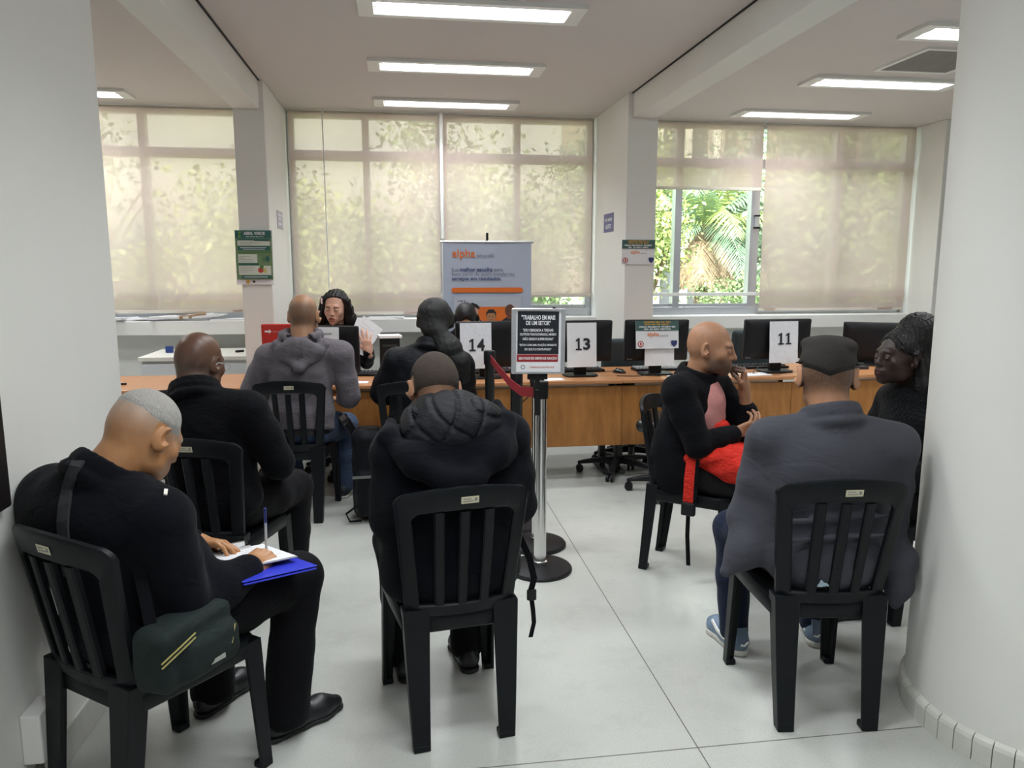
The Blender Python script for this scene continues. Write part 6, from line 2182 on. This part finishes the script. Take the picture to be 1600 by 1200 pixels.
def tree(x, y, zc, r, h, leafm, label, n=2600, ls=0.16, seed=1):
    n = int(n * 2.6); ls *= 0.62
    t = tag(empty('tree', (x, y, GZ)), label, 'tree', 'trees outside the window')
    rg = np.random.RandomState(seed)
    zc -= GZ
    b = B().tube([(0, 0, 0), (0.05, 0.02, zc * 0.5), (-0.03, 0.05, zc)], [0.16, 0.12, 0.06], 10)
    for k in range(7):
        a = rg.rand() * 6.28
        e = (r * 0.75 * math.cos(a), r * 0.75 * math.sin(a), zc + h * (rg.rand() - 0.4))
        b.tube([(0, 0.02, zc * 0.55 + 0.2 * k), (e[0] * .4, e[1] * .4, (zc * 0.6 + e[2]) / 2), e], [0.06, 0.045, 0.015], 6)
    b.build('trunk', M_BARK, t, True)
    nb = 22
    cl = rg.normal(size=(nb, 3)); cl /= np.linalg.norm(cl, axis=1)[:, None]
    cl *= (0.35 + 0.55 * rg.rand(nb, 1)); cl *= np.array([r, r, h])
    ci = rg.randint(nb, size=n)
    p = cl[ci] + rg.normal(size=(n, 3)) * np.array([r, r, h]) * 0.17 + np.array([0, 0, zc])
    d = rg.normal(size=(n, 3)); d[:, 2] -= 0.4; d /= np.linalg.norm(d, axis=1)[:, None]
    u = np.cross(d, rg.normal(size=(n, 3))); u /= np.linalg.norm(u, axis=1)[:, None]
    L = ls * (0.6 + 0.8 * rg.rand(n, 1)); w = L * 0.30
    V = np.stack([p, p + d * L * .5 + u * w, p + d * L, p + d * L * .5 - u * w], 1).reshape(-1, 3)
    Q = np.arange(4 * n).reshape(-1, 4)
    npmesh('foliage', V, Q, leafm, t, smooth=False)
    return t


tree(3.6, 11.6, 2.3, 0.9, 1.6, LEAF[0], 'yellow-green feathery tree outside, at the left edge of the open window', 3000, 0.13, 1)
tree(6.9, 14.6, 2.9, 1.7, 1.9, LEAF[2], 'blue-green tree outside, right of the palm in the open window', 3600, 0.16, 2)
tree(6.2, 12.3, 0.75, 1.35, 0.85, LEAF[1], 'dark green bush-like tree outside, below the palm', 3400, 0.11, 3)
tree(5.7, 11.2, 0.15, 0.9, 0.55, LEAF[0], 'bright yellow-green bush outside, low in the open window', 2600, 0.09, 4)
tree(0.8, 12.0, 2.0, 2.0, 2.0, LEAF[1], 'green tree outside behind the middle right blind', 3200, 0.18, 5)
tree(-2.2, 12.4, 1.6, 2.0, 1.9, LEAF[0], 'yellow-green tree outside behind the blind by the clerk', 3200, 0.18, 6)
tree(-5.6, 13.0, 2.2, 2.2, 2.2, LEAF[1], 'green tree outside behind the far left blind', 2600, 0.2, 7)
tree(9.4, 14.5, 1.6, 2.2, 2.0, LEAF[1], 'green tree outside behind the blind right of the open window', 3600, 0.18, 8)
tree(4.3, 15.5, 3.3, 1.6, 1.6, LEAF[2], 'blue-green tall tree outside, beyond the palm to its left', 3000, 0.18, 9)

tree(6.15, 10.0, 2.5, 1.15, 2.0, LEAF[1], 'added green tree close outside, shading the blind beside the round column', 3600, 0.18, 10)  # added tree, blocks the sky so the right blind gets darker

# palm with a skirt of dead fronds
PX, PY, PZ = 5.75, 14.0, 2.35
t = tag(empty('palm_tree', (PX, PY, GZ)), 'palm outside with brown dead fronds round its trunk, in the open window', 'tree')
hz = PZ - GZ
B().tube([(0, 0, 0), (0.03, 0, hz * .6), (0, 0, hz)], [0.24, 0.20, 0.22], 14).build('trunk', M_BARK, t, True)


def frond(name, a, elev, L, m, parent, droop):
    rg = random.Random(int(a * 1000) + 7)
    d = Vector((math.cos(a), math.sin(a), 0))
    pts = []
    for i in range(13):
        f = i / 12
        e = elev - droop * f * f
        p = Vector((0, 0, 0)) if i == 0 else pts[-1] + (d * math.cos(e) + Vector((0, 0, math.sin(e)))) * (L / 12)
        pts.append(p)
    b = B().tube(pts, [0.025 * (1 - 0.8 * i / 12) for i in range(13)], 5)
    side = Vector((-d.y, d.x, 0))
    for i in range(1, 13):
        for k in range(3):
            p = pts[i - 1].lerp(pts[i], k / 3)
            l = 0.52 * math.sin(math.pi * min(1, (i + k / 3) / 13.5)) + 0.06
            ax = (pts[i] - pts[i - 1]).normalized()
            for s in (-1, 1):
                q = p + (side * s * 0.8 + ax * 0.55 + Vector((0, 0, -0.45 - 0.2 * rg.random()))).normalized() * l
                m_ = p.lerp(q, 0.5) + Vector((0, 0, 0.05 * l))
                b.add([p + ax * 0.012, m_ + ax * 0.022, q, m_ - ax * 0.022, p - ax * 0.012], [(0, 1, 2, 3, 4)])
    o = b.build(name, m, parent)
    o.location = (0, 0, hz)
    return o


for k in range(20):
    frond('frond', 2 * math.pi * k / 20 + 0.1 * (k % 3), R(62 - 22 * (k % 4)), 2.1, LEAF[k % 2 * 2], t, R(75))
M_DEAD = mat('dead_frond', (0.50, 0.36, 0.24), 0.8, var=0.4, vscale=6)
for k in range(14):
    o = frond('dead_frond', 2 * math.pi * k / 14, R(-35), 1.05, M_DEAD, t, R(70))
    o.location = (0, 0, hz - 0.15 - 0.1 * (k % 3))

# cream building far behind with arcade and cornice, seen through the right blinds
t = tag(empty('building', (24, 40, GZ)), 'cream stone building with a row of columns, far outside behind the right blinds', 'building')
M_STONE = mat('cream_stone', (0.52, 0.40, 0.28), 0.85, var=0.1, vscale=1)
M_STONED = mat('brown_stone', (0.30, 0.20, 0.13), 0.85)
M_WIN = mat('dark_window', (0.05, 0.055, 0.06), 0.3)
B().box(-6, 20, 0, 10, 0, 17).build('wall', M_STONE, t)
B().box(-6.3, 20.3, -0.6, 0.4, 9.7, 10.5).build('cornice', M_STONED, t)
B().box(-6.3, 20.3, -0.5, 0.3, 13.6, 14.2).build('cornice', M_STONED, t)
for k in range(17):
    x = -5.4 + 1.55 * k
    B().cyl((x, -0.3, 7.0), (x, -0.3, 9.7), 0.25, n=12).build('column', M_STONE, t, True)
    B().box(x + 0.42, x + 1.12, -0.05, 0.05, 7.2, 9.3).build('window', M_WIN, t)
    B().box(x + 0.42, x + 1.12, -0.05, 0.05, 11.0, 13.0).build('window', M_WIN, t)
    B().box(x + 0.42, x + 1.12, -0.05, 0.05, 2.6, 5.4).build('window', M_WIN, t)
t = tag(empty('building', (12.6, 37, GZ)), 'pale tower block with vertical white fins, far outside behind the half-raised blind', 'building')
B().box(-3.2, 3.4, 0, 8, 0, 26).build('wall', mat('tower_wall', (0.46, 0.42, 0.36), 0.8), t)
for k in range(5):
    B().box(-3.0 + 1.45 * k - 0.18, -3.0 + 1.45 * k + 0.18, -0.5, 0, 0, 26).build('fin', M_WHITE, t)
for j in range(6):
    for k in range(4):
        B().box(-2.7 + 1.45 * k, -1.85 + 1.45 * k, -0.06, 0.04, 3 + 3.4 * j, 5 + 3.4 * j).build('window', M_WIN, t)
o = box('tarpaulin', -0.55, 0.55, -0.4, 0.4, 0, 0.12, mat('blue_tarp', (0.10, 0.18, 0.50), 0.5), bevel=0.02); o.location = (5.35, 9.6, 0.78); o.rotation_euler = (R(6), R(4), R(15))
tag(o, 'blue tarpaulin top seen outside at the bottom of the open window', 'tarpaulin')
b = B().box(-0.5, 0.5, -0.35, 0.35, -4.38 + 0.4 - 0.4, -0.0)
o2 = b.build('kiosk', mat('kiosk_grey', (0.35, 0.36, 0.38), 0.6)); o2.location = (5.35, 9.6, 0.76)
tag(o2, 'grey kiosk outside carrying the blue tarpaulin', 'kiosk')
